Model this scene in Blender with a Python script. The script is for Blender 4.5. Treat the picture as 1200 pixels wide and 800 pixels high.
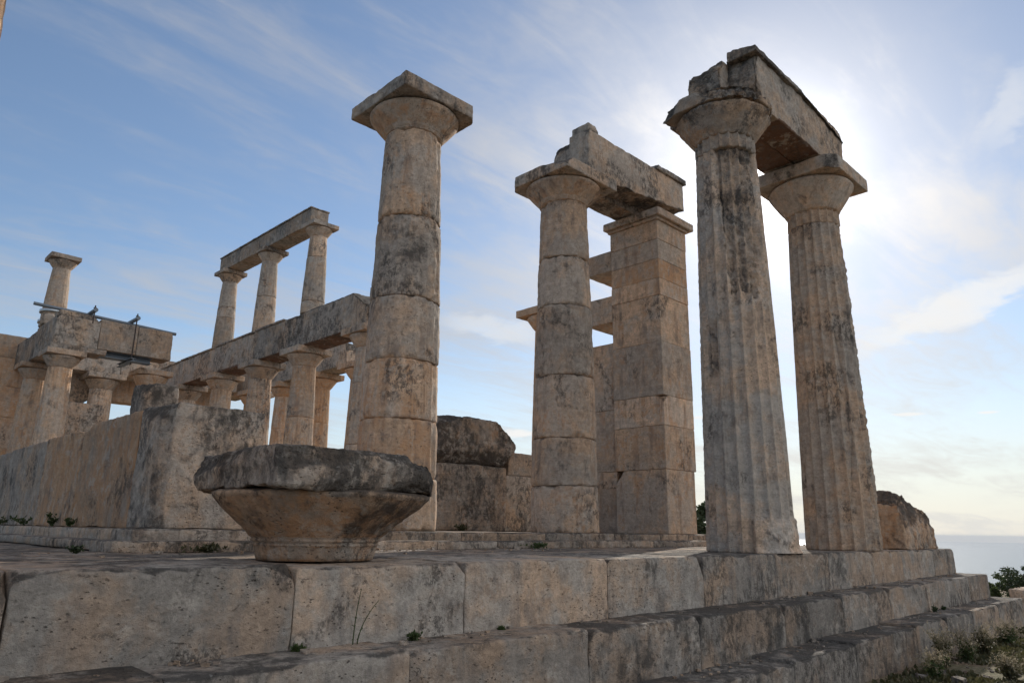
import bpy, bmesh, math, random
import numpy as np
from mathutils import Matrix, Vector
R = math.radians
for o in list(bpy.data.objects): bpy.data.objects.remove(o)
sc = bpy.context.scene
COL = sc.collection

# ------------------------------------------------------------------ camera
CAM = np.array([-6.6, -3.9, .22])
TH, PIT, ROL = R(45.35), R(14.49), R(.82)
fw = np.array([math.cos(TH), math.sin(TH), 0]); rt = np.array([math.sin(TH), -math.cos(TH), 0]); zz = np.array([0, 0, 1.])
def lev(u, v, w):
    cr, sr, cp, sp = math.cos(ROL), math.sin(ROL), math.cos(PIT), math.sin(PIT)
    u, v = cr*u-sr*v, sr*u+cr*v
    return rt*u+zz*(v*cp+w*sp)+fw*(w*cp-v*sp)
cr_, cu_, cf_ = lev(1, 0, 0), lev(0, 1, 0), lev(0, 0, 1)
cam = bpy.data.cameras.new('camera'); camo = bpy.data.objects.new('camera', cam); COL.objects.link(camo)
cam.sensor_width = 36; cam.lens = 852.3/1200*36; cam.clip_start = .05; cam.clip_end = 120000
M = Matrix([[cr_[i], cu_[i], -cf_[i], CAM[i]] for i in range(3)]+[[0, 0, 0, 1]])
camo.matrix_world = M
sc.camera = camo

# ------------------------------------------------------------------ light
SUN = np.array([.8178, .3754, .4362]); SUN = SUN/np.linalg.norm(SUN)
el = math.asin(SUN[2]); azm = math.atan2(SUN[0], SUN[1])
sl = bpy.data.lights.new('sun', 'SUN'); sl.energy = 4.2; sl.angle = R(.53); sl.color = (1, .93, .82)
so = bpy.data.objects.new('sun', sl); COL.objects.link(so)
so.rotation_euler = Vector(SUN).to_track_quat('Z', 'Y').to_euler()
sc.view_settings.view_transform = 'Standard'; sc.view_settings.look = 'None'; sc.view_settings.gamma = 1
sc.view_settings.exposure = 0.0
w = bpy.data.worlds.new('World'); sc.world = w; w.use_nodes = True
nt = w.node_tree; nt.nodes.clear()
def N(t, **k):
    n = nt.nodes.new(t)
    for a, b in k.items():
        if a.startswith('i_'): n.inputs[a[2:]].default_value = b
        else: setattr(n, a, b)
    return n
def L(a, b): nt.links.new(a, b)
def MATH(op, a, b=None, c=None, clamp=False):
    n = nt.nodes.new('ShaderNodeMath'); n.operation = op; n.use_clamp = clamp
    for i, v in enumerate((a, b, c)):
        if v is None: continue
        if isinstance(v, (int, float)): n.inputs[i].default_value = v
        else: nt.links.new(v, n.inputs[i])
    return n.outputs[0]
def VM(op, a, b=None, scale=None):
    n = nt.nodes.new('ShaderNodeVectorMath'); n.operation = op
    for i, v in enumerate((a, b)):
        if v is None: continue
        if isinstance(v, (tuple, list)): n.inputs[i].default_value = v
        else: nt.links.new(v, n.inputs[i])
    if scale is not None: n.inputs['Scale'].default_value = scale
    return n
def RAMP(fac, stops, interp='LINEAR'):
    n = nt.nodes.new('ShaderNodeValToRGB'); e = n.color_ramp.elements; n.color_ramp.interpolation = interp
    while len(e) < len(stops): e.new(.5)
    for q, (p, c) in zip(e, stops):
        q.position = p; q.color = c if len(c) == 4 else (*c, 1)
    nt.links.new(fac, n.inputs[0]); return n.outputs[0]
def MIX(fac, a, b, mode='MIX'):
    n = nt.nodes.new('ShaderNodeMix'); n.data_type = 'RGBA'; n.blend_type = mode
    for k, v in ((0, fac), (6, a), (7, b)):
        if isinstance(v, (int, float)): n.inputs[k].default_value = v
        elif isinstance(v, (tuple, list)): n.inputs[k].default_value = v if len(v) == 4 else (*v, 1)
        else: nt.links.new(v, n.inputs[k])
    return n.outputs[2]
def SS(x, a, b):   # smoothstep
    n = nt.nodes.new('ShaderNodeMapRange'); n.interpolation_type = 'SMOOTHSTEP'
    nt.links.new(x, n.inputs[0]); n.inputs[1].default_value = a; n.inputs[2].default_value = b
    return n.outputs[0]
def NOISE(vec, scale, detail=6, rough=.6, dist=0):
    n = nt.nodes.new('ShaderNodeTexNoise'); n.inputs['Scale'].default_value = scale
    n.inputs['Detail'].default_value = detail; n.inputs['Roughness'].default_value = rough; n.inputs['Distortion'].default_value = dist
    nt.links.new(vec, n.inputs['Vector']); return n.outputs['Fac']
def MAPV(vec, scale=(1, 1, 1), loc=(0, 0, 0), rot=(0, 0, 0)):
    n = nt.nodes.new('ShaderNodeMapping'); nt.links.new(vec, n.inputs['Vector'])
    n.inputs['Scale'].default_value = scale; n.inputs['Location'].default_value = loc; n.inputs['Rotation'].default_value = rot
    return n.outputs[0]

tc = N('ShaderNodeTexCoord'); dirv = tc.outputs['Generated']
nrm = VM('NORMALIZE', dirv).outputs[0]
sep = N('ShaderNodeSeparateXYZ'); L(nrm, sep.inputs[0])
zc = MATH('MAXIMUM', sep.outputs[2], .004)
cmb = N('ShaderNodeCombineXYZ'); L(sep.outputs[0], cmb.inputs[0]); L(sep.outputs[1], cmb.inputs[1]); L(zc, cmb.inputs[2])
sky = N('ShaderNodeTexSky', sky_type='NISHITA'); sky.sun_disc = False
sky.sun_elevation = el; sky.sun_rotation = azm; sky.altitude = 160; sky.air_density = 1.0; sky.dust_density = .15; sky.ozone_density = 2.0
L(cmb.outputs[0], sky.inputs[0])
# thin cirrus on a plane high above: direction divided by its height
zp = MATH('ADD', zc, .10)
px = MATH('DIVIDE', sep.outputs[0], zp); py = MATH('DIVIDE', sep.outputs[1], zp)
pc = N('ShaderNodeCombineXYZ'); L(px, pc.inputs[0]); L(py, pc.inputs[1])
P2 = pc.outputs[0]
c1 = NOISE(MAPV(P2, (.55, 1.0, 1), (3.1, 1.7, 0), (0, 0, R(28))), 1.15, 7, .55, .6)
c2 = NOISE(MAPV(P2, (1.1, 4.2, 1), (7.3, .4, 0), (0, 0, R(38))), 1.5, 9, .62, 1.2)
c3 = NOISE(MAPV(P2, (2.2, 2.8, 1), (1.3, 5.4, 0), (0, 0, R(-14))), 5.0, 6, .6, .5)
cl = MATH('ADD', MATH('MULTIPLY', c1, .68), MATH('ADD', MATH('MULTIPLY', c2, .30), MATH('MULTIPLY', c3, .08)))
cov = SS(cl, .45, .70)
dsun = VM('DOT_PRODUCT', nrm, tuple(SUN)).outputs['Value']
dsun = MATH('MAXIMUM', dsun, 0.0)
g1 = MATH('POWER', dsun, 400.); g2 = MATH('POWER', dsun, 38.); g3 = MATH('POWER', dsun, 11.)
dback = VM('DOT_PRODUCT', nrm, (.35, -.90, .26)).outputs['Value']      # made-up cloud bank, unseen behind right of the viewer, added to brighten the stone
# cloud brightness: forward scattering towards the sun
cb = MATH('ADD', MATH('ADD', 4.4, MATH('MULTIPLY', g3, 1.6)), MATH('ADD', MATH('MULTIPLY', g2, 4.2), MATH('MULTIPLY', g1, 24.)))
SKYM = 1.0
cloud_col = MIX(1.0, (1.0, .975, .96, 1), (1, 1, 1, 1), 'MULTIPLY')
cb = MATH('ADD', cb, MATH('MULTIPLY', SS(dback, .35, .8), 7.2))  # extra brightness of the added, unseen bank: fill light for the stone
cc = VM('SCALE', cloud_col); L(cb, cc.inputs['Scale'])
# near the sun the veil thickens optically (more light from it), elsewhere it follows the cirrus and the added bank
cov = MATH('ADD', cov, MATH('MULTIPLY', SS(dback, .32, .72), 1.0), clamp=True)  # full cover where the added bank lies
veil = MATH('ADD', MATH('MULTIPLY', cov, .62), MATH('ADD', MATH('MULTIPLY', g3, .16), .03), clamp=True)
veil = MATH('MINIMUM', MATH('ADD', veil, MATH('MULTIPLY', g2, .48)), 1.0)
low = SS(sep.outputs[2], .42, .02)
def streak(cx, wx, wy, amt, tilt=0.):
    """small separate cloud lying in the sky around direction cx (azimuth, elevation in degrees)"""
    a, e = R(cx[0]), R(cx[1])
    d = np.array([math.cos(e)*math.cos(a), math.cos(e)*math.sin(a), math.sin(e)])
    h = np.array([-math.sin(a), math.cos(a), 0]); v = np.cross(d, h); v = v*(-1 if v[2] < 0 else 1)
    t = R(tilt); hh = h*math.cos(t)+v*math.sin(t); vv = -h*math.sin(t)+v*math.cos(t)
    a1 = MATH('DIVIDE', VM('DOT_PRODUCT', nrm, tuple(hh)).outputs['Value'], wx)
    b1 = MATH('DIVIDE', VM('DOT_PRODUCT', nrm, tuple(vv)).outputs['Value'], wy)
    # wavy body
    wv = MATH('MULTIPLY', MATH('SUBTRACT', NOISE(MAPV(nrm, (6, 6, 14)), 3.0, 5, .65, .4), .5), 2.4)
    b1 = MATH('ADD', b1, wv)
    r2 = MATH('ADD', MATH('MULTIPLY', a1, a1), MATH('MULTIPLY', b1, b1))
    front = MATH('GREATER_THAN', VM('DOT_PRODUCT', nrm, tuple(d)).outputs['Value'], .5)
    return MATH('MULTIPLY', MATH('MULTIPLY', SS(r2, 1.2, .05), front), amt)
STREAKS = []
def ray_dir(x, y):
    d = cr_*(x-600)+cu_*(400-y)+cf_*852.3; d = d/np.linalg.norm(d)
    return math.degrees(math.atan2(d[1], d[0])), math.degrees(math.asin(d[2]))
for (x, y, wx, wy, am, ti) in [(1120, 360, .13, .022, .75, -19), (1185, 125, .05, .028, .35, -52), (1064, 485, .020, .0025, .85, 1), (1158, 483, .012, .0022, .8, 1), (820, 489, .012, .003, .7, 1),
                               (610, 507, .028, .006, .9, -1), (580, 385, .08, .02, .35, 8), (1100, 645, .3, .008, .25, 0)]:
    STREAKS.append(streak(ray_dir(x, y), wx, wy, am, ti))
st = STREAKS[0]
for s in STREAKS[1:]: st = MATH('MAXIMUM', st, s)
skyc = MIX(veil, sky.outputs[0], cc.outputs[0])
hz = MIX(MATH('POWER', dsun, 3.5), (4.3, 5.2, 6.1), (7.0, 6.5, 5.7))          # milky air low over the sea
skyc = MIX(MATH('MULTIPLY', SS(sep.outputs[2], .26, -.02), .88), skyc, hz)
skyc = MIX(st, skyc, (7.6, 7.5, 7.3))
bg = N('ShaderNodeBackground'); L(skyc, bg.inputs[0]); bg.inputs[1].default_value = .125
wo = N('ShaderNodeOutputWorld'); L(bg.outputs[0], wo.inputs[0])

# ------------------------------------------------------------------ materials
def newmat(name):
    global nt
    m = bpy.data.materials.new(name); m.use_nodes = True; nt = m.node_tree
    b = nt.nodes['Principled BSDF']; return m, b
def stone_material(name, warm=(.58, .405, .275), grey=(.40, .36, .315), stain=(.55, .30, .15), dark=(.055, .052, .049), scale=1.0, pit=1.0):
    m, b = newmat(name)
    geo = N('ShaderNodeNewGeometry'); pos = geo.outputs['Position']
    oi = N('ShaderNodeObjectInfo'); sc_ = N('ShaderNodeSeparateColor'); L(oi.outputs['Color'], sc_.inputs[0])
    dk, org, lt = sc_.outputs[0], sc_.outputs[1], sc_.outputs[2]
    # every block of stone was quarried from its own place: offset the pattern per object
    off = VM('SCALE', oi.outputs['Color'], scale=0.0)
    rnd = N('ShaderNodeCombineXYZ'); L(oi.outputs['Random'], rnd.inputs[0]); L(MATH('MULTIPLY', oi.outputs['Random'], 3.7), rnd.inputs[1])
    offs = VM('SCALE', rnd.outputs[0], scale=37.).outputs[0]
    pv = VM('ADD', pos, offs).outputs[0]
    sn = N('ShaderNodeSeparateXYZ'); L(geo.outputs['Normal'], sn.inputs[0]); nz = sn.outputs[2]
    big = NOISE(pv, 1.1*scale, 6, .6, .5)
    mid = NOISE(pv, 4.5*scale, 8, .65, .3)
    fine = NOISE(pv, 34*scale, 8, .7)
    grain = NOISE(pv, 150*scale, 4, .7)
    vst = NOISE(MAPV(pv, (6, 6, .7)), 1.3*scale, 7, .62, .4)        # rain streaks
    hst = NOISE(MAPV(pv, (.9, .9, 11)), 1.6*scale, 6, .6, .8)       # bedding of the limestone
    f1 = SS(MATH('ADD', MATH('MULTIPLY', big, .6), MATH('MULTIPLY', mid, .4)), .44, .58)
    f1 = MATH('ADD', MATH('MULTIPLY', f1, .75), MATH('SUBTRACT', MATH('MULTIPLY', org, .75), .18), clamp=True)
    colr = MIX(f1, grey, warm)
    # tone of single blocks
    wat = N('ShaderNodeAttribute', attribute_name='wear'); wear = wat.outputs['Fac']
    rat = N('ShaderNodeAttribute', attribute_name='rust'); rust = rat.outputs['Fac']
    tone = MATH('ADD', .80, MATH('MULTIPLY', oi.outputs['Random'], .36))
    tone = MATH('MULTIPLY', tone, MATH('ADD', .25, MATH('MULTIPLY', lt, 1.45)))
    tone = MATH('MULTIPLY', tone, MATH('ADD', .80, MATH('MULTIPLY', hst, .40)))
    tone = MATH('MULTIPLY', tone, MATH('ADD', .62, MATH('MULTIPLY', fine, .76)))
    mot = NOISE(pv, 11*scale, 7, .72, .35)
    tone = MATH('MULTIPLY', tone, MATH('ADD', .30, MATH('MULTIPLY', mot, 1.4)))
    t3 = N('ShaderNodeCombineColor'); [L(tone, t3.inputs[i]) for i in range(3)]
    colr = MIX(1.0, colr, t3.outputs[0], 'MULTIPLY')
    # iron-orange patina
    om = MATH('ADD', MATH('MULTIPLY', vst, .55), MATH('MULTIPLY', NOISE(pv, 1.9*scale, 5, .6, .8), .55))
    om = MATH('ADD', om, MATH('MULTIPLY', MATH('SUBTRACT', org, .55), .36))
    om = MATH('ADD', om, MATH('MULTIPLY', MATH('LESS_THAN', nz, -.6), .07))  # undersides more orange: rain-sheltered patina, plus warm bounce light put into the colour
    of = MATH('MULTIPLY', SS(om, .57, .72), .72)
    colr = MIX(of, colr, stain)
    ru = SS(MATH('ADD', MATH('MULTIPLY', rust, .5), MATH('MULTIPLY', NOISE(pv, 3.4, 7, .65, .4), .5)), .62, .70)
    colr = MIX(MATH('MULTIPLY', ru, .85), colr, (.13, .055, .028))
    # grey weathering crust
    gm = SS(MATH('ADD', MATH('MULTIPLY', vst, .5), MATH('MULTIPLY', mid, .5)), .50, .64)
    colr = MIX(MATH('MULTIPLY', gm, .6), colr, (.165, .160, .155))
    # black lichen
    lm = MATH('ADD', MATH('MULTIPLY', NOISE(pv, 1.7*scale, 4, .55, .3), .45), MATH('MULTIPLY', NOISE(pv, 7.0*scale, 10, .74, .2), .55))
    lm = MATH('ADD', lm, MATH('MULTIPLY', MATH('SUBTRACT', dk, .53), .34))
    lm = MATH('ADD', lm, MATH('MULTIPLY', SS(nz, .2, .9), .11))
    lm = MATH('ADD', lm, MATH('MULTIPLY', wear, .12))
    lm = MATH('ADD', lm, MATH('MULTIPLY', MATH('SUBTRACT', vst, .5), .22))
    lf = MATH('MULTIPLY', SS(lm, .53, .67), .80)
    colr = MIX(lf, colr, dark)
    # granular black crust in broken zones, and pale scoured zones beside it
    cz = SS(MATH('ADD', NOISE(pv, 1.5*scale, 4, .6, .6), MATH('MULTIPLY', MATH('SUBTRACT', dk, .5), .30)), .49, .60)
    sp = SS(NOISE(MAPV(pv, (1, 1, .62)), 15*scale, 9, .80, .2), .47, .545)
    colr = MIX(MATH('MULTIPLY', MATH('MULTIPLY', cz, sp), .74), colr, (.07, .062, .055))
    pz = MATH('MULTIPLY', SS(NOISE(pv, 1.9*scale, 4, .6, .9), .50, .60), SS(NOISE(pv, 9*scale, 8, .74), .47, .58))
    colr = MIX(MATH('MULTIPLY', pz, .5), colr, (.56, .50, .43))
    # pale lichen specks
    pl_ = MATH('MULTIPLY', SS(NOISE(pv, 19*scale, 5, .7), .62, .70), .35)
    colr = MIX(pl_, colr, (.40, .385, .355))
    # pits and holes of the shelly limestone
    vo = N('ShaderNodeTexVoronoi', feature='F1'); vo.inputs['Scale'].default_value = 26*scale
    L(MAPV(VM('ADD', pv, VM('SCALE', N('ShaderNodeCombineXYZ').outputs[0], scale=0).outputs[0]).outputs[0], (1, 1, 1.6)), vo.inputs['Vector'])
    pm = MATH('MULTIPLY', SS(vo.outputs['Distance'], .24, .10), SS(NOISE(pv, 3.3*scale, 3, .5), .47, .60))
    pm2 = MATH('MULTIPLY', SS(NOISE(MAPV(pv, (1, 1, 1.7)), 21*scale, 5, .75), .605, .66), SS(big, .40, .58))
    pits = MATH('MAXIMUM', pm, pm2)
    colr = MIX(MATH('MULTIPLY', pits, .62*pit), colr, (.06, .05, .042))
    L(colr, b.inputs['Base Color'])
    b.inputs['Roughness'].default_value = .93; b.inputs['Specular IOR Level'].default_value = .18
    h = MATH('ADD', MATH('MULTIPLY', fine, MATH('ADD', .9, MATH('MULTIPLY', wear, 1.2))), MATH('MULTIPLY', mid, 1.1))
    h = MATH('ADD', h, MATH('MULTIPLY', grain, .22))
    h = MATH('SUBTRACT', h, MATH('MULTIPLY', pits, .8*pit))
    h = MATH('ADD', h, MATH('MULTIPLY', lf, .18))
    bp = N('ShaderNodeBump'); bp.inputs['Strength'].default_value = .85; bp.inputs['Distance'].default_value = .028
    L(h, bp.inputs['Height']); L(bp.outputs[0], b.inputs['Normal'])
    return m
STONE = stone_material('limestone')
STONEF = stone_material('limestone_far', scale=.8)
def simple(name, c, rough=.6, metal=0., nscale=20., var=.3, bump=.0):
    m, b = newmat(name)
    geo = N('ShaderNodeNewGeometry'); n = NOISE(geo.outputs['Position'], nscale, 6, .65)
    colr = MIX(n, tuple(v*(1-var) for v in c), tuple(v*(1+var) for v in c))
    L(colr, b.inputs['Base Color']); b.inputs['Roughness'].default_value = rough; b.inputs['Metallic'].default_value = metal
    if bump:
        bp = N('ShaderNodeBump'); bp.inputs['Distance'].default_value = bump; L(n, bp.inputs['Height']); L(bp.outputs[0], b.inputs['Normal'])
    return m
STEEL = simple('painted_steel', (.16, .19, .22), .5, .3)
RUSTY = simple('dark_iron', (.06, .045, .04), .7, .4)
STRAP = simple('galvanised_strap', (.55, .6, .63), .35, .7)
def leafmat(name, c1, c2, trans=.35):
    m, b = newmat(name)
    geo = N('ShaderNodeNewGeometry')
    n = NOISE(geo.outputs['Position'], 9., 3, .6)
    r = geo.outputs['Random Per Island']
    f = MATH('ADD', MATH('MULTIPLY', n, .5), MATH('MULTIPLY', r, .5))
    colr = MIX(f, c1, c2)
    L(colr, b.inputs['Base Color']); b.inputs['Roughness'].default_value = .6
    tr = N('ShaderNodeBsdfTranslucent'); L(colr, tr.inputs[0])
    mx = N('ShaderNodeMixShader'); mx.inputs[0].default_value = trans
    L(b.outputs[0], mx.inputs[1]); L(tr.outputs[0], mx.inputs[2]); L(mx.outputs[0], nt.nodes['Material Output'].inputs[0])
    return m
LEAF = leafmat('green_leaf', (.035, .06, .018), (.10, .13, .04))
PINE = leafmat('pine_needles', (.018, .034, .012), (.06, .085, .03), .2)
DRY = leafmat('dry_stem', (.16, .13, .07), (.30, .25, .14), .3)
FLOWER = leafmat('dry_flower', (.28, .22, .14), (.52, .45, .32), .35)
GRASS = leafmat('grass_blade', (.035, .045, .015), (.13, .11, .05), .3)
REDL = leafmat('red_leaf', (.10, .02, .02), (.22, .05, .04), .3)
BARK = simple('bark', (.10, .075, .055), .9, 0, 14, .4, .01)
def ground_mat():
    m, b = newmat('dry_earth')
    geo = N('ShaderNodeNewGeometry'); p = geo.outputs['Position']
    n = NOISE(p, .8, 8, .65, .3); n2 = NOISE(p, 14., 8, .7); n3 = NOISE(p, .012, 6, .6)
    c = MIX(SS(n, .4, .62), (.17, .11, .07), (.10, .095, .04))
    c = MIX(SS(n2, .45, .7), c, (.26, .20, .13))
    far = MIX(SS(n3, .4, .6), (.035, .05, .02), (.09, .085, .045))
    d = VM('LENGTH', p).outputs['Value']
    c = MIX(SS(d, 25., 90.), c, far)
    L(c, b.inputs['Base Color']); b.inputs['Roughness'].default_value = .95
    bp = N('ShaderNodeBump'); bp.inputs['Distance'].default_value = .03; L(MATH('ADD', n2, n), bp.inputs['Height']); L(bp.outputs[0], b.inputs['Normal'])
    return m
GROUND = ground_mat()
def sea_mat():
    m, b = newmat('sea_water')
    geo = N('ShaderNodeNewGeometry'); p = geo.outputs['Position']
    b.inputs['Base Color'].default_value = (.02, .055, .09, 1); b.inputs['Roughness'].default_value = .22
    n = NOISE(p, .02, 8, .7); bp = N('ShaderNodeBump'); bp.inputs['Distance'].default_value = 6.; bp.inputs['Strength'].default_value = .5
    L(n, bp.inputs['Height']); L(bp.outputs[0], b.inputs['Normal'])
    return m
SEA = sea_mat()

# ------------------------------------------------------------------ numpy noise
_rs = np.random.RandomState(7); _perm = _rs.permutation(512); _g = _rs.normal(size=(512, 3)); _g /= np.linalg.norm(_g, axis=1)[:, None]
def perlin(p):
    pi = np.floor(p).astype(int); pf = p-pi; u = pf*pf*pf*(pf*(pf*6-15)+10)
    out = np.zeros(len(p))
    for dx in (0, 1):
        wx = u[:, 0] if dx else 1-u[:, 0]
        for dy in (0, 1):
            wy = u[:, 1] if dy else 1-u[:, 1]
            for dz in (0, 1):
                wz = u[:, 2] if dz else 1-u[:, 2]
                h = _perm[(_perm[(_perm[(pi[:, 0]+dx) & 511]+pi[:, 1]+dy) & 511]+pi[:, 2]+dz) & 511]
                g = _g[h]
                out += wx*wy*wz*(g[:, 0]*(pf[:, 0]-dx)+g[:, 1]*(pf[:, 1]-dy)+g[:, 2]*(pf[:, 2]-dz))
    return out
def fbm(p, f, octv=4, gain=.55, seed=0):
    q = p*f+np.array([seed*13.7+3.3, seed*7.1+9.1, seed*3.9-5.2]); a = 1.; s = 0.; t = 0.
    for i in range(octv):
        s = s+a*perlin(q); t += a; a *= gain; q = q*2.03+11.3
    return s/t*1.6
def sstep(x, a, b):
    t = np.clip((x-a)/(b-a), 0, 1); return t*t*(3-2*t)

# ------------------------------------------------------------------ objects
ATT = {}; ATT2 = {}
def mesh(name, V, F, mat, parent=None, smooth=True, color=None):
    me = bpy.data.meshes.new(name)
    V = np.asarray(V, dtype=np.float32)
    me.from_pydata([tuple(v) for v in V] if len(V) < 50 else V.tolist(), [], F if isinstance(F, list) else F.tolist())
    me.materials.append(mat)
    if smooth: me.polygons.foreach_set('use_smooth', [True]*len(me.polygons))
    me.update()
    for k_ in ('wear', 'rust'):
        if ATT.get(k_) is not None and len(ATT[k_]) == len(V):
            at = me.attributes.new(k_, 'FLOAT', 'POINT'); at.data.foreach_set('value', np.asarray(ATT[k_], np.float32))
    ATT.clear()
    o = bpy.data.objects.new(name, me); COL.objects.link(o)
    if parent is not None: o.parent = parent
    if color: o.color = (*color, 1)
    return o
def tag(o, label=None, cat=None, group=None, kind=None):
    if label: o['label'] = label
    if cat: o['category'] = cat
    if group: o['group'] = group
    if kind: o['kind'] = kind
    return o
def empty(name, label, cat, loc=(0, 0, 0), group=None):
    o = bpy.data.objects.new(name, None); o.empty_display_size = .2; COL.objects.link(o); o.location = loc
    return tag(o, label, cat, group)
def center(o):
    """put the origin of a world-built mesh at its base"""
    me = o.data; co = np.empty(len(me.vertices)*3, np.float32); me.vertices.foreach_get('co', co); co = co.reshape(-1, 3)
    c = np.array([(co[:, 0].min()+co[:, 0].max())/2, (co[:, 1].min()+co[:, 1].max())/2, co[:, 2].min()])
    co -= c.astype(np.float32); me.vertices.foreach_set('co', co.ravel()); me.update()
    o.location = c; return o

def box_grid(lo, hi, res, edge):
    lo, hi = np.array(lo, float), np.array(hi, float)
    ax = []
    for i in range(3):
        s = hi[i]-lo[i]; n = max(2, int(round(s/res)))
        t = np.linspace(0, s, n+1)
        e = [edge*.35, edge*.8] if s > 4*edge else []
        t = np.unique(np.round(np.concatenate([t, e, [s-q for q in e]]), 5)); ax.append(lo[i]+t)
    Vs, Fs, base = [], [], 0
    for a in range(3):
        b, c = [(1, 2), (2, 0), (0, 1)][a]
        A, B = np.meshgrid(ax[b], ax[c], indexing='ij'); nb, nc = A.shape
        idx = np.arange(nb*nc).reshape(nb, nc)
        q = np.stack([idx[:-1, :-1], idx[1:, :-1], idx[1:, 1:], idx[:-1, 1:]], -1).reshape(-1, 4)
        for side, val in ((0, lo[a]), (1, hi[a])):
            v = np.zeros((nb*nc, 3)); v[:, b] = A.ravel(); v[:, c] = B.ravel(); v[:, a] = val
            Vs.append(v); Fs.append((q if side else q[:, ::-1])+base); base += nb*nc
    V = np.concatenate(Vs); F = np.concatenate(Fs)
    key = np.round(V*10000).astype(np.int64)
    _, first, inv = np.unique(key, axis=0, return_index=True, return_inverse=True); inv = inv.ravel()
    return V[first], inv[F]
def stone_verts(lo, hi, res=.05, r=.02, chip=.05, rough=.006, seed=0, cuts=(), freq=3.):
    """a stone block eroded along its edges: rounding radius varies, broken corners come from rough cut planes"""
    V, F = box_grid(lo, hi, res, max(r, .02))
    c = (np.array(lo)+hi)/2; h = (np.array(hi, float)-lo)/2
    n = fbm(V, freq, 4, seed=seed)
    rr = r+chip*np.clip(n-.18, 0, None)*2.4+.3*r*fbm(V, freq*5, 2, seed=seed+5)
    rr = np.clip(rr, .003, h.min()*.95)[:, None]
    p = V-c; q = np.clip(p, -(h-rr), h-rr); d = p-q; ln = np.linalg.norm(d, axis=1)[:, None]; d = d/np.maximum(ln, 1e-9)
    P = q+d*rr+c
    P = P+d*(rough*fbm(V, 9, 4, .6, seed+2)+rough*1.2*fbm(V, 2.3, 2, seed=seed+3))[:, None]
    ATT_R = np.zeros(len(P))
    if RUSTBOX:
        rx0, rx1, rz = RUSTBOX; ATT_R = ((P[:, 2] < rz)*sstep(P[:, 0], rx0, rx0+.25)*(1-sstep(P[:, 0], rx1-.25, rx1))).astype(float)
    W_ = np.zeros(len(P))
    for (pt, nn, am) in cuts:     # broken faces
        nn = np.array(nn, float); nn /= np.linalg.norm(nn)
        s = (P-np.array(pt))@nn; nz_ = am*fbm(V, 4.5, 5, .6, seed+9)
        ex = s-nz_; m = ex > 0
        P[m] -= nn*ex[m][:, None]; W_[m] = np.maximum(W_[m], np.clip(ex[m]/.03, 0, 1)*min(1, am/.05))
    P = P+(W_*(.010+.5*rough)*fbm(V, 16, 3, .7, seed+12))[:, None]*d
    ATT['wear'] = W_
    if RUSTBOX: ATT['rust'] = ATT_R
    return P, F
def stone(name, lo, hi, parent=None, color=(.5, .4, .5), mat=None, **k):
    P, F = stone_verts(lo, hi, **k)
    o = mesh(name, P, F, mat or STONE, parent, True, color)
    return o

RUSTBOX = None
FL = 20
def drum(name, cx, cy, z0, z1, Rf, parent, color, seed=0, flute=.0, chip=.03, rough=.008, nth=160, res=.035, extra=None, mat=None, dx=0, dy=0):
    """one drum of a column shaft; Rf(z) radius, flutes erased by wear"""
    nz = max(4, int((z1-z0)/res)); zs = np.linspace(z0, z1, nz+1)
    e = .012; zs = np.unique(np.round(np.concatenate([zs, [z0+e, z0+2.5*e, z1-e, z1-2.5*e]]), 5))
    th = np.arange(nth)/nth*2*math.pi
    T, Z = np.meshgrid(th, zs, indexing='xy'); Rr = Rf(Z)
    base = np.stack([cx+np.cos(T)*Rr, cy+np.sin(T)*Rr, Z], -1).reshape(-1, 3)
    T, Z, Rr = T.ravel(), Z.ravel(), Rr.ravel()
    r = Rr.copy()
    if flute:
        t = (T*FL/(2*math.pi)) % 1; prof = 1-(2*t-1)**2
        wear = np.clip(.5+.9*fbm(base, 1.6, 3, seed=seed+20), 0, 1) if flute < .03 else np.clip(1.1-.9*np.clip(fbm(base, 1.9, 3, seed=seed+20)-.25, 0, 1), .35, 1)
        r -= flute*prof*wear*(Rr/.5)
    de = np.minimum(Z-z0, z1-Z)
    n = fbm(base, 4.5, 4, seed=seed); n2 = fbm(base, 14, 3, .6, seed+1)
    ch = chip*np.clip(n+.15, 0, 1)*2.5
    r -= np.clip(ch-de*.9, 0, None)*.8+.006*np.exp(-de/.012)
    r += rough*n2+rough*1.6*fbm(base, 3.0, 2, seed=seed+4)
    r_in = r
    if extra is not None: r = extra(T, Z, r, base)
    ATT['wear'] = np.concatenate([np.clip((r_in-r-.012)/.03, 0, 1), [0, 0]])
    V = np.stack([cx+dx+np.cos(T)*r, cy+dy+np.sin(T)*r, Z], -1)
    m = len(zs); idx = np.arange(m*nth).reshape(m, nth)
    nx = np.roll(idx, -1, axis=1)
    F = np.stack([idx[:-1], nx[:-1], nx[1:], idx[1:]], -1).reshape(-1, 4).tolist()
    V = np.concatenate([V, [[cx+dx, cy+dy, z0], [cx+dx, cy+dy, z1]]]); b0 = m*nth
    for i in range(nth):
        F.append([b0, int(nx[0, i]), int(idx[0, i])]); F.append([b0+1, int(idx[-1, i]), int(nx[-1, i])])
    return mesh(name, V, F, mat or STONE, parent, True, color)

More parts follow.
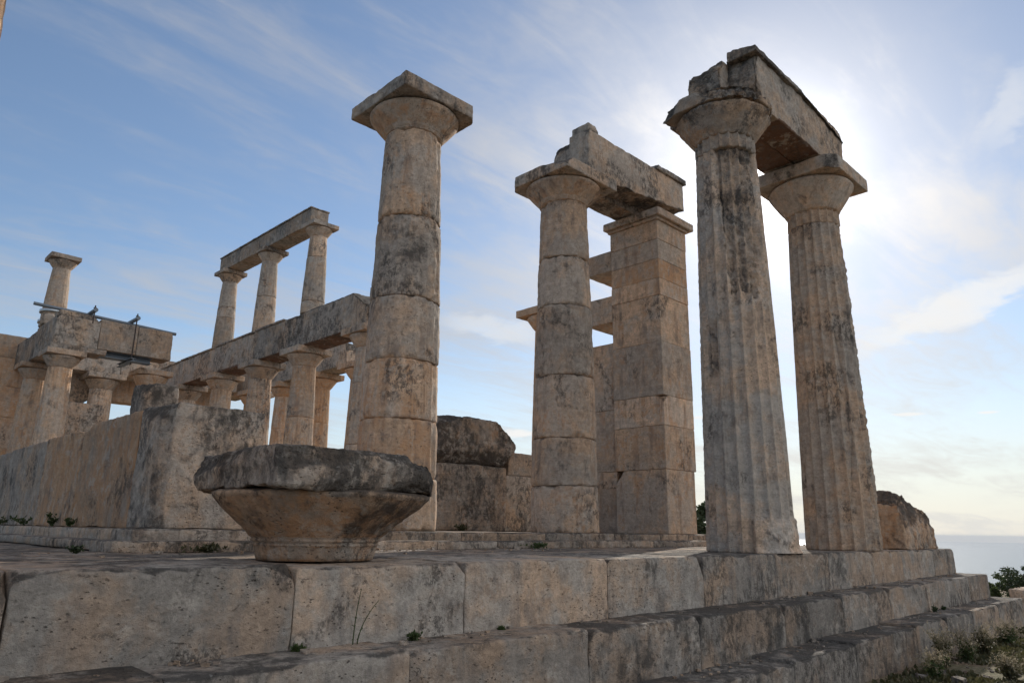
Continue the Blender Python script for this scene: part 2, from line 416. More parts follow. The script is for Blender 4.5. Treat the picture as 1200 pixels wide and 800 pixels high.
def lathe(name, cx, cy, prof, parent, color, seed=0, rough=.006, nth=96, res=.03, extra=None, mat=None):
    P = [prof[0]]
    for a, b in zip(prof[:-1], prof[1:]):
        n = max(1, int(math.hypot(b[0]-a[0], b[1]-a[1])/res))
        for i in range(1, n+1): P.append((a[0]+(b[0]-a[0])*i/n, a[1]+(b[1]-a[1])*i/n))
    P = np.array(P); th = np.arange(nth)/nth*2*math.pi
    T, I = np.meshgrid(th, np.arange(len(P)), indexing='xy'); T = T.ravel(); I = I.ravel(); r = P[I, 0]; z = P[I, 1]
    base = np.stack([cx+np.cos(T)*r, cy+np.sin(T)*r, z], -1)
    r2 = r+(rough*fbm(base, 12, 4, .6, seed)+rough*1.5*fbm(base, 2.5, 2, seed=seed+1))*(r > .02)
    if extra is not None: r2 = extra(T, z, r2, base)
    V = np.stack([cx+np.cos(T)*r2, cy+np.sin(T)*r2, z], -1)
    if 'w' in ATT2: ATT['wear'] = ATT2.pop('w')
    idx = np.arange(len(P)*nth).reshape(len(P), nth); nx = np.roll(idx, -1, axis=1)
    F = np.stack([idx[:-1], nx[:-1], nx[1:], idx[1:]], -1).reshape(-1, 4).tolist()
    F.append([int(i) for i in idx[0][::-1]]); F.append([int(i) for i in idx[-1]])
    return mesh(name, V, F, mat or STONE, parent, True, color)

def capital(cx, cy, z, rn, re, hh, ht, ha, parent, color, seed=0, cuts=(), nth=128, res=.03, extra=None, mat=None, rings=True, chip=.05, abcol=None, abfun=None):
    """Doric capital: annulets, flaring echinus, square abacus slab (a child of the echinus)"""
    p = [(rn*.97, z-.02)]
    if rings:
        for k in range(3): p += [(rn*1.0+.004+k*.010, z+k*.018), (rn*1.0+.012+k*.010, z+k*.018+.004), (rn*1.0+.012+k*.010, z+k*.018+.011)]
        z1 = z+.056; r1 = rn+.035
    else: z1 = z; r1 = rn
    for t in (0, .2, .4, .6, .75, .88, .95, 1.0):
        # straight flare that turns in under the abacus
        rr_ = r1+(re-r1)*min(1, (t*1.13)**.9) if t < .9 else re*(1-.10*((t-.9)/.1)**2)
        p.append((rr_, z1+(ht-.056 if rings else ht)*t))
    p.append((re*.9-.1, z+ht+.001))
    e = lathe('capital', cx, cy, p, parent, color, seed, .006, nth, res, extra, mat)
    P, F = stone_verts((cx-hh, cy-hh, z+ht), (cx+hh, cy+hh, z+ht+ha), res=res, r=.015, chip=chip, rough=.006, seed=seed+3, cuts=cuts)
    if abfun: P = abfun(P)
    mesh('abacus', P, F, mat or STONE, e, True, abcol or color)
    return e

# mesh vertices are given in world coordinates; children are stored relative to their thing's base
ORG = {}
_mesh0 = mesh
def mesh(name, V, F, mat, parent=None, smooth=True, color=None):
    org = np.zeros(3)
    V = np.asarray(V, float)
    if parent is not None:
        org = ORG.get(parent.name, np.zeros(3)); V = V-org
    o = _mesh0(name, V, F, mat, parent, smooth, color)
    ORG[o.name] = org
    if parent is None: center(o); ORG[o.name] = np.array(o.location)
    return o
def thing(name, label, cat, loc, group=None):
    o = empty(name, label, cat, loc, group); ORG[o.name] = np.array(loc, float); return o
def merge(parts):
    V, F, b = [], [], 0
    for v, f in parts:
        V.append(np.asarray(v)); f = f if isinstance(f, list) else f.tolist()
        F += [[i+b for i in q] for q in f]; b += len(v)
    return np.concatenate(V), F
rnd = random.Random(11)

# ================================================================== TERRAIN, SEA
def terrain():
    rad = np.concatenate([np.linspace(0, 40, 60), np.geomspace(41.5, 26000, 90)])
    na = 180; th = np.arange(na)/na*2*math.pi
    T, Q = np.meshgrid(th, rad, indexing='xy'); x = np.cos(T)*Q; y = np.sin(T)*Q
    P = np.stack([x.ravel(), y.ravel(), np.zeros(x.size)], -1); q = Q.ravel()
    # a hilltop: level round the temple, then falling to the sea, which it meets below the surface
    z = -1.22-160*sstep(np.log(np.maximum(q, 1)), math.log(19), math.log(900))
    z += np.clip((q-30)/400, 0, 1)*7*fbm(P, .006, 4, seed=2)+.06*fbm(P, .35, 4, seed=3)*(q > 3)
    ang = T.ravel(); land = (np.cos(ang-math.radians(200)) > .2)
    z = np.where(q > 1400, np.where(land, z, -175), z)
    V = np.stack([P[:, 0], P[:, 1], z], -1); m = len(rad); idx = np.arange(m*na).reshape(m, na); nx = np.roll(idx, -1, 1)
    F = np.stack([idx[:-1], idx[1:], nx[1:], nx[:-1]], -1).reshape(-1, 4)
    o = _mesh0('ground', V, F, GROUND); o['kind'] = 'structure'
    # the sea: a disc out to the horizon seen from 160 m up
    n = 200; rr = [0, 500, 1500, 4000, 9000, 16000, 25000]
    V = [(math.cos(2*math.pi*i/n)*r_, math.sin(2*math.pi*i/n)*r_, -160) for r_ in rr[1:] for i in range(n)]
    V = [(0, 0, -160)]+V; F = [[0, 1+i, 1+(i+1) % n] for i in range(n)]
    for k in range(len(rr)-2):
        for i in range(n): F.append([1+k*n+i, 1+(k+1)*n+i, 1+(k+1)*n+(i+1) % n, 1+k*n+(i+1) % n])
    o = _mesh0('sea', V, F, SEA); o['kind'] = 'structure'
terrain()

# ================================================================== TEMPLE PLATFORM
pf = thing('temple_platform', 'three broad weathered grey limestone steps running across the whole foreground under the columns', 'platform', (.3, 0, -1.2))
def step(zf, yf, xs, xe, bottom, depth, tint, seed, core_top, x0core):
    """one step: a core slab and the row of facing blocks the photo shows, each a sub-part"""
    P, F = stone_verts((x0core, yf+depth, bottom), (xe-.02, 31+abs(yf), core_top), res=.28, r=.03, chip=.04, rough=.01, seed=seed)
    core = mesh('step', P, F, STONE, pf, True, (.55, .45, .45))
    for i in range(len(xs)-1):
        a, b = xs[i], xs[i+1]; g = .002+.002*rnd.random()
        zt = zf((a+b)/2)+rnd.uniform(-.006, .004)
        near = a > -7 and b < 9.5
        cuts = []
        for s in range(2):
            if rnd.random() < .6 and not (yf == -.40 and b < -2):      # knocked-off corners at the joints
                X = a+g if s == 0 else b-g
                cuts.append(((X+(.06 if s == 0 else -.06)*rnd.uniform(.2, 1.3), yf+.02, zt-.03*rnd.random()), (-1.2 if s == 0 else 1.2, -rnd.uniform(.6, 1.4), rnd.uniform(.5, 1.6)), .05))
        cuts.append(((0, yf+.004, zt), (0, -1, .12), .02))
        cuts.append(((0, yf+.012, zt-.008), (0, -1, 1.2), .05))
        c = tint[i % len(tint)]; c = (c[0]+.04, c[1]-.24, c[2]-.10)
        stone('block', (a+g, yf, bottom), (b-g, yf+depth+.02, zt), core, c, res=.035 if near else .12, r=.006, chip=.026, rough=.007, seed=seed+i*3, cuts=cuts, freq=7.)
    return core
t1 = [(.42, .30, .46), (.45, .35, .42), (.45, .35, .55), (.30, .50, .62), (.30, .62, .60), (.45, .35, .52), (.62, .50, .55), (.50, .22, .44), (.55, .35, .44), (.25, .62, .56), (.40, .35, .50), (.50, .35, .46), (.35, .45, .45), (.30, .22, .56)]
step(lambda x: .010 if x < -4 else 0., 0., [-7.44, -5.80, -4.43, -3.16, -1.60, -.11, 1.41, 2.82, 4.29, 5.47, 6.95, 8.08], 8.08, -.56, .9, t1[1:], 100, -.006, -7.42)
def z2(x): return float(np.interp(x, [-8, -5.8, -3, -1, 2, 5.5, 8], [-.42, -.43, -.455, -.475, -.455, -.42, -.40]))
step(z2, -.40, [-7.86, -5.24, -3.91, -2.34, -.87, .7, 2.14, 3.6, 5.09, 6.02, 7.2, 8.36], 8.36, -.98, .5, [(.55, .4, .42), (.40, .5, .5), (.3, .55, .55), (.62, .4, .45), (.66, .35, .38), (.6, .35, .38), (.55, .4, .42), (.5, .4, .46), (.35, .35, .50), (.5, .4, .4), (.45, .4, .4)], 200, -.41, -7.84)
def z3(x): return float(np.interp(x, [-8, 0, 1.3, 4, 8.6], [-.88, -.87, -.84, -.80, -.775]))
step(z3, -.80, [-8.3, -6.2, -4.4, -2.9, -1.4, -.03, 1.36, 3.19, 4.4, 5.58, 7.0, 8.62], 8.62, -1.45, .5, [(.62, .3, .40), (.6, .4, .40), (.55, .4, .42), (.6, .3, .36), (.5, .4, .44)], 300, -.80, -8.28)

# inner platform carrying the cella walls and the columns in antis: two shallow steps
ip = thing('inner_platform', 'two shallow grey stone steps set back on the temple floor under the two unfluted columns', 'platform', (.3, 8, 0))
for k, (yf, zt, xe) in enumerate([(2.62, .09, 5.28), (2.86, .185, 5.12)]):
    xl = -4.62 if k == 0 else -4.40
    core = mesh('step', *stone_verts((xl, yf+.55, 0.0), (xe, 26-k*.3, zt-.004), res=.3, r=.02, chip=.03, rough=.006, seed=400+k), STONE, ip, True, (.5, .4, .45))
    xs = [xl]
    while xs[-1] < xe-1.6: xs.append(xs[-1]+rnd.uniform(.8, 1.5))
    xs.append(xe)
    for i in range(len(xs)-1):
        stone('block', (xs[i]+.004, yf, -.01), (xs[i+1]-.004, yf+.56, zt+rnd.uniform(-.004, .004)), core, (.62, rnd.uniform(.25, .5), rnd.uniform(.36, .5)), res=.035, r=.014, chip=.04, rough=.006, seed=410+20*k+i,
              cuts=[((0, yf+.012, zt-.004), (0, -1, 1.2), .025)])

# ================================================================== BIG COLUMNS
def shaftR(z0, z1, Rb, Rt):
    def f(z):
        t = (z-z0)/(z1-z0); return Rb+(Rt-Rb)*t+.010*np.sin(np.pi*np.clip(t, 0, 1))
    return f
CAMDIR = lambda x, y: math.atan2(CAM[1]-y, CAM[0]-x)
# A: tall unfluted column, free-standing abacus
ax, ay = -1.18, 3.60
A = thing('tall_column', 'tallest-looking freestanding column left of centre, worn smooth, carrying only its capital and nothing on top', 'column', (ax, ay, .185))
fa = shaftR(.2, 5.44, .515, .385)
ja = [.185, .80, 1.50, 2.24, 3.06, 4.18, 5.44]
cola = [(.35, .55, .55), (.35, .75, .58), (.32, .78, .56), (.45, .5, .52), (.60, .45, .48), (.42, .60, .52)]
for i in range(6):
    drum('drum', ax, ay, ja[i]+.002, ja[i+1]-.002, fa, A, cola[i], seed=500+i*7, flute=.022, chip=.06, rough=.007, res=.035, nth=180, dx=rnd.uniform(-.008, .008), dy=rnd.uniform(-.008, .008))
capital(ax, ay, 5.44, .385, .62, .635, .33, .20, A, (.38, .62, .52), seed=560, res=.028, abcol=(.62, .25, .46),
        cuts=[((ax+.62, ay-.62+.10, 0), (1, -.9, 0), .05), ((ax+.635, ay-.55, 5.78), (1, -1, -.6), .04), ((ax-.64, ay+.1, 5.97), (-1, .1, 1.6), .02)])
# B: second column in antis
bx, by = 1.84, 3.47
B = thing('smooth_column', 'smooth worn column of stacked drums in the middle, joined to the square pier by a stone beam', 'column', (bx, by, .185))
fb = shaftR(.2, 5.40, .515, .382)
jb = [.185, .85, 1.55, 2.50, 3.62, 4.42, 5.40]
colb = [(.45, .5, .48), (.48, .42, .46), (.46, .5, .47), (.5, .42, .45), (.45, .45, .5), (.42, .5, .52)]
for i in range(6):
    drum('drum', bx, by, jb[i]+.002, jb[i+1]-.002, fb, B, colb[i], seed=600+i*7, flute=.022, chip=.06, rough=.009, res=.035, nth=180, dx=rnd.uniform(-.008, .008), dy=rnd.uniform(-.008, .008))
capital(bx, by, 5.40, .382, .625, .64, .32, .20, B, (.42, .5, .52), seed=660, res=.028, abcol=(.62, .3, .48),
        cuts=[((bx-.635, by+.50, 0), (-1, 1, 0), .04), ((bx-.62, by-.2, 5.90), (-1, -.3, 1.2), .03), ((bx-.58, by-.58, 5.9), (-1, -1, .7), .04)])
def eroded_echinus(T, z, r, base):
    n = fbm(base, 4.5, 5, .62, 95); n2 = fbm(base, 16, 3, .6, 96)
    m = sstep(z+.05*n, 5.56, 5.72)
    ATT2['w'] = m*np.clip(.4+n, 0, 1)
    return r+m*(.055*n+.035*n2-.005)*(r > .5)
def broken_abacus(P):
    # most of the slab's front has weathered back to the echinus in a ragged, bulging crust
    v = P-np.array([1.86, .52, 0]); a = np.degrees(np.arctan2(v[:, 1], v[:, 0])) % 360; r_ = np.hypot(v[:, 0], v[:, 1])
    keep = 1-(1-sstep(a, 118, 140)+sstep(a, 163, 185))
    keep = np.clip(keep, 0, 1); keep = np.where((a < 118) & (a > 20), 1, keep)
    n = fbm(P, 5, 5, .62, 91); n2 = fbm(P, 15, 3, .6, 92)
    lim = .63+.10*n+.07*n2+.31*keep-.10*sstep(P[:, 2], 5.84, 5.98)*(1-keep)
    k = np.minimum(1, lim/np.maximum(r_, 1e-6))[:, None]
    w = np.clip((1-k[:, 0])/.05, 0, 1); Q = P.copy(); Q[:, :2] = np.array([1.86, .52])+v[:, :2]*k
    ATT['wear'] = np.maximum(ATT.get('wear', 0), w); return Q
# D, E: fluted facade columns
dx_, dy_ = 1.86, .52
D = thing('fluted_column', 'fluted column nearest the viewer on the right, its flutes broken away in a long rough scar below the capital', 'column', (dx_, dy_, 0))
fd = shaftR(0, 5.42, .525, .40)
cd = CAMDIR(dx_, dy_)
def scarD(T, Z, r, base):
    a = (T-cd+math.pi) % (2*math.pi)-math.pi      # + is to the viewer's right (counter-clockwise seen from above)
    n = fbm(base, 5, 5, .6, 31); n2 = fbm(base, 17, 3, .6, 33)
    lo = -.42+.30*(5.3-Z)/2+.16*n; hi = 1.45-.28*(5.3-Z)+.2*n
    m = sstep(a, lo-.03, lo+.03)*(1-sstep(a, hi-.12, hi+.05))*sstep(Z, 3.25+.5*n-.35*a, 3.33+.5*n-.35*a)*(1-sstep(Z, 5.20, 5.36))
    m2 = sstep(a, .05, .12)*(1-sstep(Z, .36+.08*n, .42+.08*n))
    m3 = (1-sstep(np.abs(a+.78+.05*n), .16, .22))*sstep(Z, 2.0, 2.1)*(1-sstep(Z, 2.75+.1*n, 2.85+.1*n))
    m4 = (1-sstep(a, -.95, -.75))*.6
    d = m*(.060+.030*n+.040*n2)+m3*(.04+.03*n2)+m4*(.012+.015*n2)*sstep(Z, 0, .1)
    r = r-d
    return np.where(m2 > 0, r*(1-m2)+m2*(.545-.03*Z+.018*n2+.03*np.clip(n, -1, 1)+.04*np.exp(-Z/.05)), r)
drum('shaft', dx_, dy_, .0, 5.20, fd, D, (.36, .36, .53), seed=700, flute=.050, chip=.01, rough=.0028, nth=320, res=.022, extra=scarD)
drum('shaft', dx_, dy_, 5.204, 5.42, fd, D, (.45, .40, .48), seed=711, flute=.048, chip=.02, rough=.004, nth=320, res=.022)
capital(dx_, dy_, 5.42, .40, .63, .64, .36, .20, D, (.40, .50, .48), seed=760, res=.025, chip=.08, abcol=(.52, .45, .48), rings=False, nth=220, extra=eroded_echinus, abfun=broken_abacus, cuts=[((dx_-.53, dy_+.60, 5.8), (-1, .6, .4), .09)])
ex, ey = 4.64, .50
Ec = thing('fluted_column', 'fluted column at the right end of the row, cracked, under the far end of the stone beam', 'column', (ex, ey, 0))
fe = shaftR(0, 5.20, .53, .395)
ce = CAMDIR(ex, ey)
def scarE(T, Z, r, base):
    a = (T-ce+math.pi) % (2*math.pi)-math.pi
    n = fbm(base, 5, 5, .6, 41); n2 = fbm(base, 15, 3, .6, 43)
    m = sstep(a, .85, 1.1)*(1-sstep(a, 2.0, 2.3))
    r = r-m*(.02+.02*n2+.03*np.clip(n, -.4, 1))
    # long diagonal cracks
    for (z0, a0, z1, a1) in [(4.9, .75, 3.2, 1.2), (4.1, .75, 3.5, .25), (3.3, .35, 1.5, .65), (2.9, -.35, 1.9, -.15), (1.6, .55, .1, .2)]:
        t = np.clip((Z-z0)/(z1-z0), 0, 1); aa = a0+(a1-a0)*t+.05*n
        k = np.exp(-((a-aa)/.03)**2)*((Z-z0)*(Z-z1) < 0)
        r = r-k*.022
    return r
drum('shaft', ex, ey, .0, 5.0, fe, Ec, (.42, .42, .50), seed=800, flute=.050, chip=.01, rough=.0028, nth=320, res=.022, extra=scarE)
drum('shaft', ex, ey, 5.004, 5.25, fe, Ec, (.40, .50, .48), seed=811, flute=.048, chip=.02, rough=.004, nth=320, res=.022)
capital(ex, ey, 5.25, .395, .655, .68, .46, .22, Ec, (.35, .55, .48), seed=860, res=.028, chip=.04, abcol=(.45, .4, .46), nth=160, rings=True,
        cuts=[((ex-.6, ey-.6, 0), (-1, -1, 0), .05)])

# beam over D-E
def beam(name, label, cat, lo, hi, color, seed, cuts=(), res=.035, chip=.05, rough=.010, parts=None, ledge=None):
    t = thing(name, label, cat, ((lo[0]+hi[0])/2, (lo[1]+hi[1])/2, lo[2]))
    if parts is None: parts = [(lo, hi, color, cuts)]
    for i, (l, h, c, cu) in enumerate(parts):
        stone('block', l, h, t, c, res=res, r=.014, chip=chip, rough=rough, seed=seed+i*5, cuts=cu)
    if ledge:
        l, h, c, cu = ledge
        stone('ledge', l, h, t, c, res=res*.8, r=.01, chip=.05, rough=.008, seed=seed+77, cuts=cu)
    return t
zb = 5.985
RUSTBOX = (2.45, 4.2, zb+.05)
beam('stone_beam', 'big square stone beam bridging the two fluted columns on the right, jagged at its near end', 'stone beam', (1.35, .07, zb), (5.22, .97, 6.86), None, 900,
     parts=[((1.55, .07, zb), (5.06, .50, 6.86), (.42, .35, .55), [((3.2, .3, 6.84), (.04, 0, 1), .03), ((2.12, .07, 6.80), (-1.0, -.08, .12), .08), ((2.2, .12, 6.12), (-1, -.5, -.7), .10), ((3.2, .07, 6.84), (.03, -.25, 1), .03)]),
            ((1.70, .504, zb), (5.04, 1.0, 6.80), (.52, .42, .48), [((1.92, .6, 6.76), (-1, .1, .9), .10), ((1.82, .7, 6.3), (-1, 0, .05), .13), ((1.9, .9, 6.05), (-1, .3, -.5), .08)])],
     ledge=((1.98, .015, 6.765), (5.10, .46, 7.05), (.80, .3, .36), [((2.06, .1, 6.97), (-1, -.1, .9), .05), ((2.6, .2, 6.93), (.13, -.1, 1), .05), ((3.4, .2, 6.875), (.012, -.3, 1), .035)]), chip=.09, rough=.022, res=.028)

RUSTBOX = None
# beam over B - pier
beam('stone_beam', 'stone beam from the smooth middle column to the square pier, with a chipped upper edge', 'stone beam', (1.95, 3.02, 5.97), (4.88, 3.92, 6.86), None, 1000,
     parts=[((1.98, 3.03, 5.94), (4.88, 3.46, 6.78), (.50, .42, .54), [((2.0, 3.03, 6.7), (-1, -.1, .3), .04), ((3.3, 3.03, 6.8), (.02, -.5, 1), .03), ((2.45, 3.1, 5.99), (.1, 0, -1), .08)]),
            ((2.10, 3.464, 5.965), (4.86, 3.92, 6.78), (.70, .4, .42), [((2.14, 3.6, 6.74), (-1, .1, .4), .05)])],
     ledge=((3.95, 2.985, 6.775), (4.93, 3.42, 6.875), (.7, .3, .42), [((4.0, 3, 6.86), (-1, -.2, .6), .05)]), chip=.05)
stone_l = stone('roof_fragment', (2.02, 3.06, 6.782), (2.30, 3.44, 6.93), None, (.75, .35, .42), res=.03, r=.03, chip=.07, rough=.012, seed=1040, cuts=[((2.24, 3.1, 6.9), (1, -.2, 1), .04)])
tag(stone_l, 'small broken stone standing on the near end of the beam over the middle column', 'stone block')

# ================================================================== PIER C with its courses
cp = thing('square_pier', 'tall square pier of warm limestone blocks with a moulded cap, behind the near fluted column', 'pier', (4.34, 3.6, .185))
CX0, CX1, CY0, CY1 = 3.88, 4.82, 3.0, 4.06
cz = [.185, 1.24, 1.99, 2.32, 3.52, 4.12, 4.60, 4.98, 5.38, 5.73]
cz = [.185, 1.24, 1.98, 2.50, 3.45, 4.30, 4.62, 4.98, 5.36, 5.73]
for i in range(len(cz)-1):
    split = i in (3, 4, 6)
    o = rnd.uniform(-.004, .006)
    cu = []
    if i == 2: cu = [((CX0+.02, CY0+.03, 2.35), (-1, -1, .8), .06)]
    if i == 0: cu = [((CX1-.03, CY0+.3, .4), (1, -.1, 0), .02), ((CX0, CY0+.9, 1.2), (-1, 1.5, 1), .04)]
    col_ = (rnd.uniform(.18, .32), rnd.uniform(.5, .72), rnd.uniform(.54, .62))
    if i == 6: col_ = (.2, .85, .62)
    stone('block', (CX0+o, CY0+o, cz[i]+.0015), (CX1-o+.012*(i == 0), CY1-o, cz[i+1]-.0015), cp, col_, res=.035, r=.008, chip=.022, rough=.004, seed=1100+i*4, cuts=cu)
stone('cap_moulding', (CX0-.10, CY0-.10, 5.79), (CX1+.16, CY1+.10, 5.935), cp, (.42, .45, .52), res=.03, r=.02, chip=.03, rough=.004, seed=1180)
stone('cap_moulding', (CX0-.04, CY0-.04, 5.732), (CX1+.05, CY1+.04, 5.788), cp, (.35, .55, .52), res=.03, r=.01, chip=.02, rough=.004, seed=1184)
# cella wall running back from the pier, with two bonding stones sticking out above
cw = thing('cella_wall', 'lower warm stone wall continuing behind the square pier, stepping down towards the back', 'wall', (4.4, 6, .185))
for (z0, z1, y1) in [(.185, .95, 5.8), (.952, 1.24, 5.6), (1.242, 2.35, 5.0), (2.352, 3.6, 4.75)]:
    stone('block', (3.94, 4.065, z0), (4.76, y1, z1), cw, (rnd.uniform(.3, .42), rnd.uniform(.5, .8), .5), res=.05, r=.01, chip=.03, rough=.006, seed=int(z0*100)+1200, cuts=[((4.2, y1-.04, z1-.1), (0, 1, .3), .05)])
for lab, z0, z1 in (('lower of the two square stones jutting from the back of the pier', 3.99, 4.50), ('upper of the two square stones jutting from the back of the pier', 5.0, 5.40)):
    s = stone('bonding_stone', (3.885, 4.063, z0), (4.80, 4.66, z1), None, (.40, .45, .50), res=.035, r=.01, chip=.025, rough=.004, seed=int(z0*10)+1300)
    tag(s, lab, 'stone block', 'bonding stones in the pier')

# ================================================================== BLOCKS BEHIND A
s = stone('stone_block', (1.86, 6.5, .185), (3.68, 7.4, 1.40), None, (.66, .55, .36), res=.04, r=.03, chip=.05, rough=.02, seed=1400, cuts=[((3.62, 6.6, 1), (1, -.5, 0), .04)])
tag(s, 'large upright dark stained block standing between the two smooth columns', 'stone block')
s = stone('boulder', (1.80, 6.42, 1.403), (3.78, 7.3, 2.28), None, (.84, .55, .34), res=.03, r=.07, chip=.12, rough=.03, seed=1410,
          cuts=[((3.42, 6.7, 2.12), (1, -.1, 1.4), .06), ((3.66, 6.7, 1.60), (1, -.2, -.9), .05), ((3.4, 7, 2.24), (.25, 0, 1), .03), ((1.9, 6.5, 2.16), (-.3, -.6, 1), .05), ((2.6, 6.5, 1.5), (0, -1, -.55), .05)])
tag(s, 'rounded boulder blackened on top, lying on the large upright block between the smooth columns', 'boulder')
wl = thing('low_wall', 'low dark wall stump with a notched top, just left of the middle column', 'wall', (4.2, 7.2, .185))
stone('block', (3.72, 6.7, .185), (5.2, 7.5, 1.28), wl, (.55, .60, .40), res=.05, r=.02, chip=.04, rough=.012, seed=1420)
stone('block', (3.86, 6.75, 1.283), (5.2, 7.5, 1.75), wl, (.6, .5, .40), res=.05, r=.02, chip=.04, rough=.012, seed=1424, cuts=[((3.92, 6.8, 1.7), (-1, 0, .5), .03)])
s = stone('stone_block', (3.95, 7.6, .185), (4.10, 8.3, 1.78), None, (.4, .6, .5), res=.06, r=.01, chip=.03, rough=.006, seed=1428)
tag(s, 'thin pale upright stone peeping out right of the blackened boulder', 'stone block')

# rock on the corner of the platform
s = stone('rock', (6.05, .10, .0), (7.60, 1.0, .92), None, (.55, .80, .50), res=.03, r=.03, chip=.08, rough=.035, seed=1500,
          cuts=[((6.4, .3, .86), (-.55, -.2, 1), .07), ((7.0, .3, .70), (.32, -.25, 1), .08), ((7.5, .3, .35), (1, -.2, .25), .05), ((6.6, .12, .4), (0, -1, .3), .07), ((7.38, .3, .62), (1, -.3, 1), .05)])
tag(s, 'jagged orange-stained rock lying on the right end of the top step', 'rock')

# ================================================================== FALLEN CAPITAL IN THE FOREGROUND
gx, gy = -3.88, .75
g = thing('fallen_capital', 'massive blackened Doric capital set down on the top step in the foreground', 'capital', (gx, gy, .004))
gd = math.atan2(CAM[1]-gy, CAM[0]-gx)
prof = [(.30, .004), (.385, .005), (.395, .03), (.415, .095), (.425, .10), (.425, .112), (.415, .118), (.437, .128), (.437, .138), (.43, .145), (.455, .16), (.57, .26), (.67, .35), (.725, .41), (.73, .43), (.70, .446), (.3, .447)]
def roughG(T, z, r, base):
    n = fbm(base, 6, 5, .6, 71); a = (T-gd+math.pi) % (2*math.pi)-math.pi
    m = sstep(a+.2*n, .25, .5)*sstep(z, .12, .2)
    ATT2['w'] = m*.9
    # struck flat in broad facets, with a swollen broken quarter on the right
    fc = ((a+.30) % (math.pi/4))-math.pi/8; oct_ = math.cos(math.pi/8)/np.cos(fc)
    k = sstep(z, .13, .2)*(1-sstep(z, .445, .447)*0)*.75*(r > .4)
    r = r*(1-k)+r*oct_*1.03*k
    r = r+m*(.03*sstep(z, .2, .4)+.03*n)
    return r-m*(.02*fbm(base, 13, 3, .6, 77))+.02*np.clip(fbm(base, 3, 2, seed=72), -1, 1)*(z < .1)
lathe('echinus', gx, gy, prof, g, (.64, .68, .40), seed=73, rough=.007, nth=200, res=.02, extra=roughG)
# abacus, turned on the echinus and broken on the right
Vv, Ff = stone_verts((-.68, -.68, .448), (.68, .68, .705), res=.018, r=.02, chip=.09, rough=.024, seed=75,
      cuts=[((-.60, .60, 0), (-1, 1, 0), .05), ((-.6, .6, .52), (-1, 1, -1.1), .03), ((.54, -.54, .6), (1, -1, .15), .08), ((-.25, -.67, .66), (-.1, -1, .35), .05), ((.52, -.5, .62), (.8, -.6, 1.5), .07), ((.1, -.65, .66), (.12, -1, 1.1), .06), ((.25, -.66, .52), (.1, -1, -.6), .05), ((-.2, -.1, .695), (0, 0, 1), .015), ((-.35, -.69, .68), (-.3, -1, .7), .04), ((-.68, -.2, .66), (-1, .1, .6), .04)])
rotg = R(0)
cg, sg = math.cos(rotg), math.sin(rotg)
Vv = np.stack([gx+Vv[:, 0]*cg-Vv[:, 1]*sg, gy+Vv[:, 0]*sg+Vv[:, 1]*cg, Vv[:, 2]], -1)
mesh('abacus', Vv, Ff, STONE, g, True, (.78, .42, .38))

# ================================================================== LEFT WALL (north anta and wall orthostates)
lw = thing('orthostate_wall', 'long low wall of big upright slabs stained orange and black, at the left', 'wall', (-3.72, 12, .185))
def slab(y0, y1, z1, c, seed, cuts=(), x0=-4.2, x1=-3.24, res=.04, rough=.012):
    stone('slab', (x0, y0+.006, .185), (x1, y1-.006, z1), lw, c, res=res, r=.014, chip=.045, rough=rough, seed=seed, cuts=cuts)
slab(3.0, 3.66, 1.32, (.62, .42, .50), 1600, [((-4.17, 3.2, 1.2), (-1, -.1, .5), .05), ((-4.16, 3.1, .7), (-1, -.6, 0), .02)], rough=.013)
slab(3.66, 5.50, 1.30, (.36, .85, .44), 1604, [((-4.16, 5.3, 1.26), (-.5, .4, 1), .05)], rough=.018)
slab(5.50, 7.10, 1.27, (.38, .88, .44), 1608, [((-4.15, 5.7, 1.2), (-1, -.8, .8), .07)], rough=.018)
slab(7.10, 9.1, 1.26, (.52, .45, .42), 1612)
slab(9.1, 11.2, 1.24, (.55, .42, .40), 1616)
slab(11.2, 14.5, 1.25, (.5, .5, .42), 1620, res=.08)
slab(14.5, 20.8, 1.25, (.5, .5, .42), 1624, res=.1)
s = stone('stone_block', (-4.03, 4.22, 1.303), (-3.66, 4.60, 1.70), None, (.80, .45, .40), res=.04, r=.04, chip=.07, rough=.02, seed=1640, cuts=[((-3.96, 4.3, 1.66), (-1, -.5, 1), .05)])
tag(s, 'rough dark block lying on top of the low slab wall at the left', 'stone block')

# left corner column whose edge shows at the top left of the view
S = thing('corner_column', 'column standing close by at the left edge of the view, only its sunlit edge showing', 'column', (-6.655, .55, 0))
fs = shaftR(0, 5.42, .525, .40)
drum('shaft', -6.655, .55, .0, 5.42, fs, S, (.3, .8, .6), seed=1700, flute=.03, chip=.01, rough=.006, nth=200, res=.05)
capital(-6.655, .55, 5.42, .40, .63, .64, .36, .2, S, (.5, .5, .5), seed=1710, res=.05, nth=96)

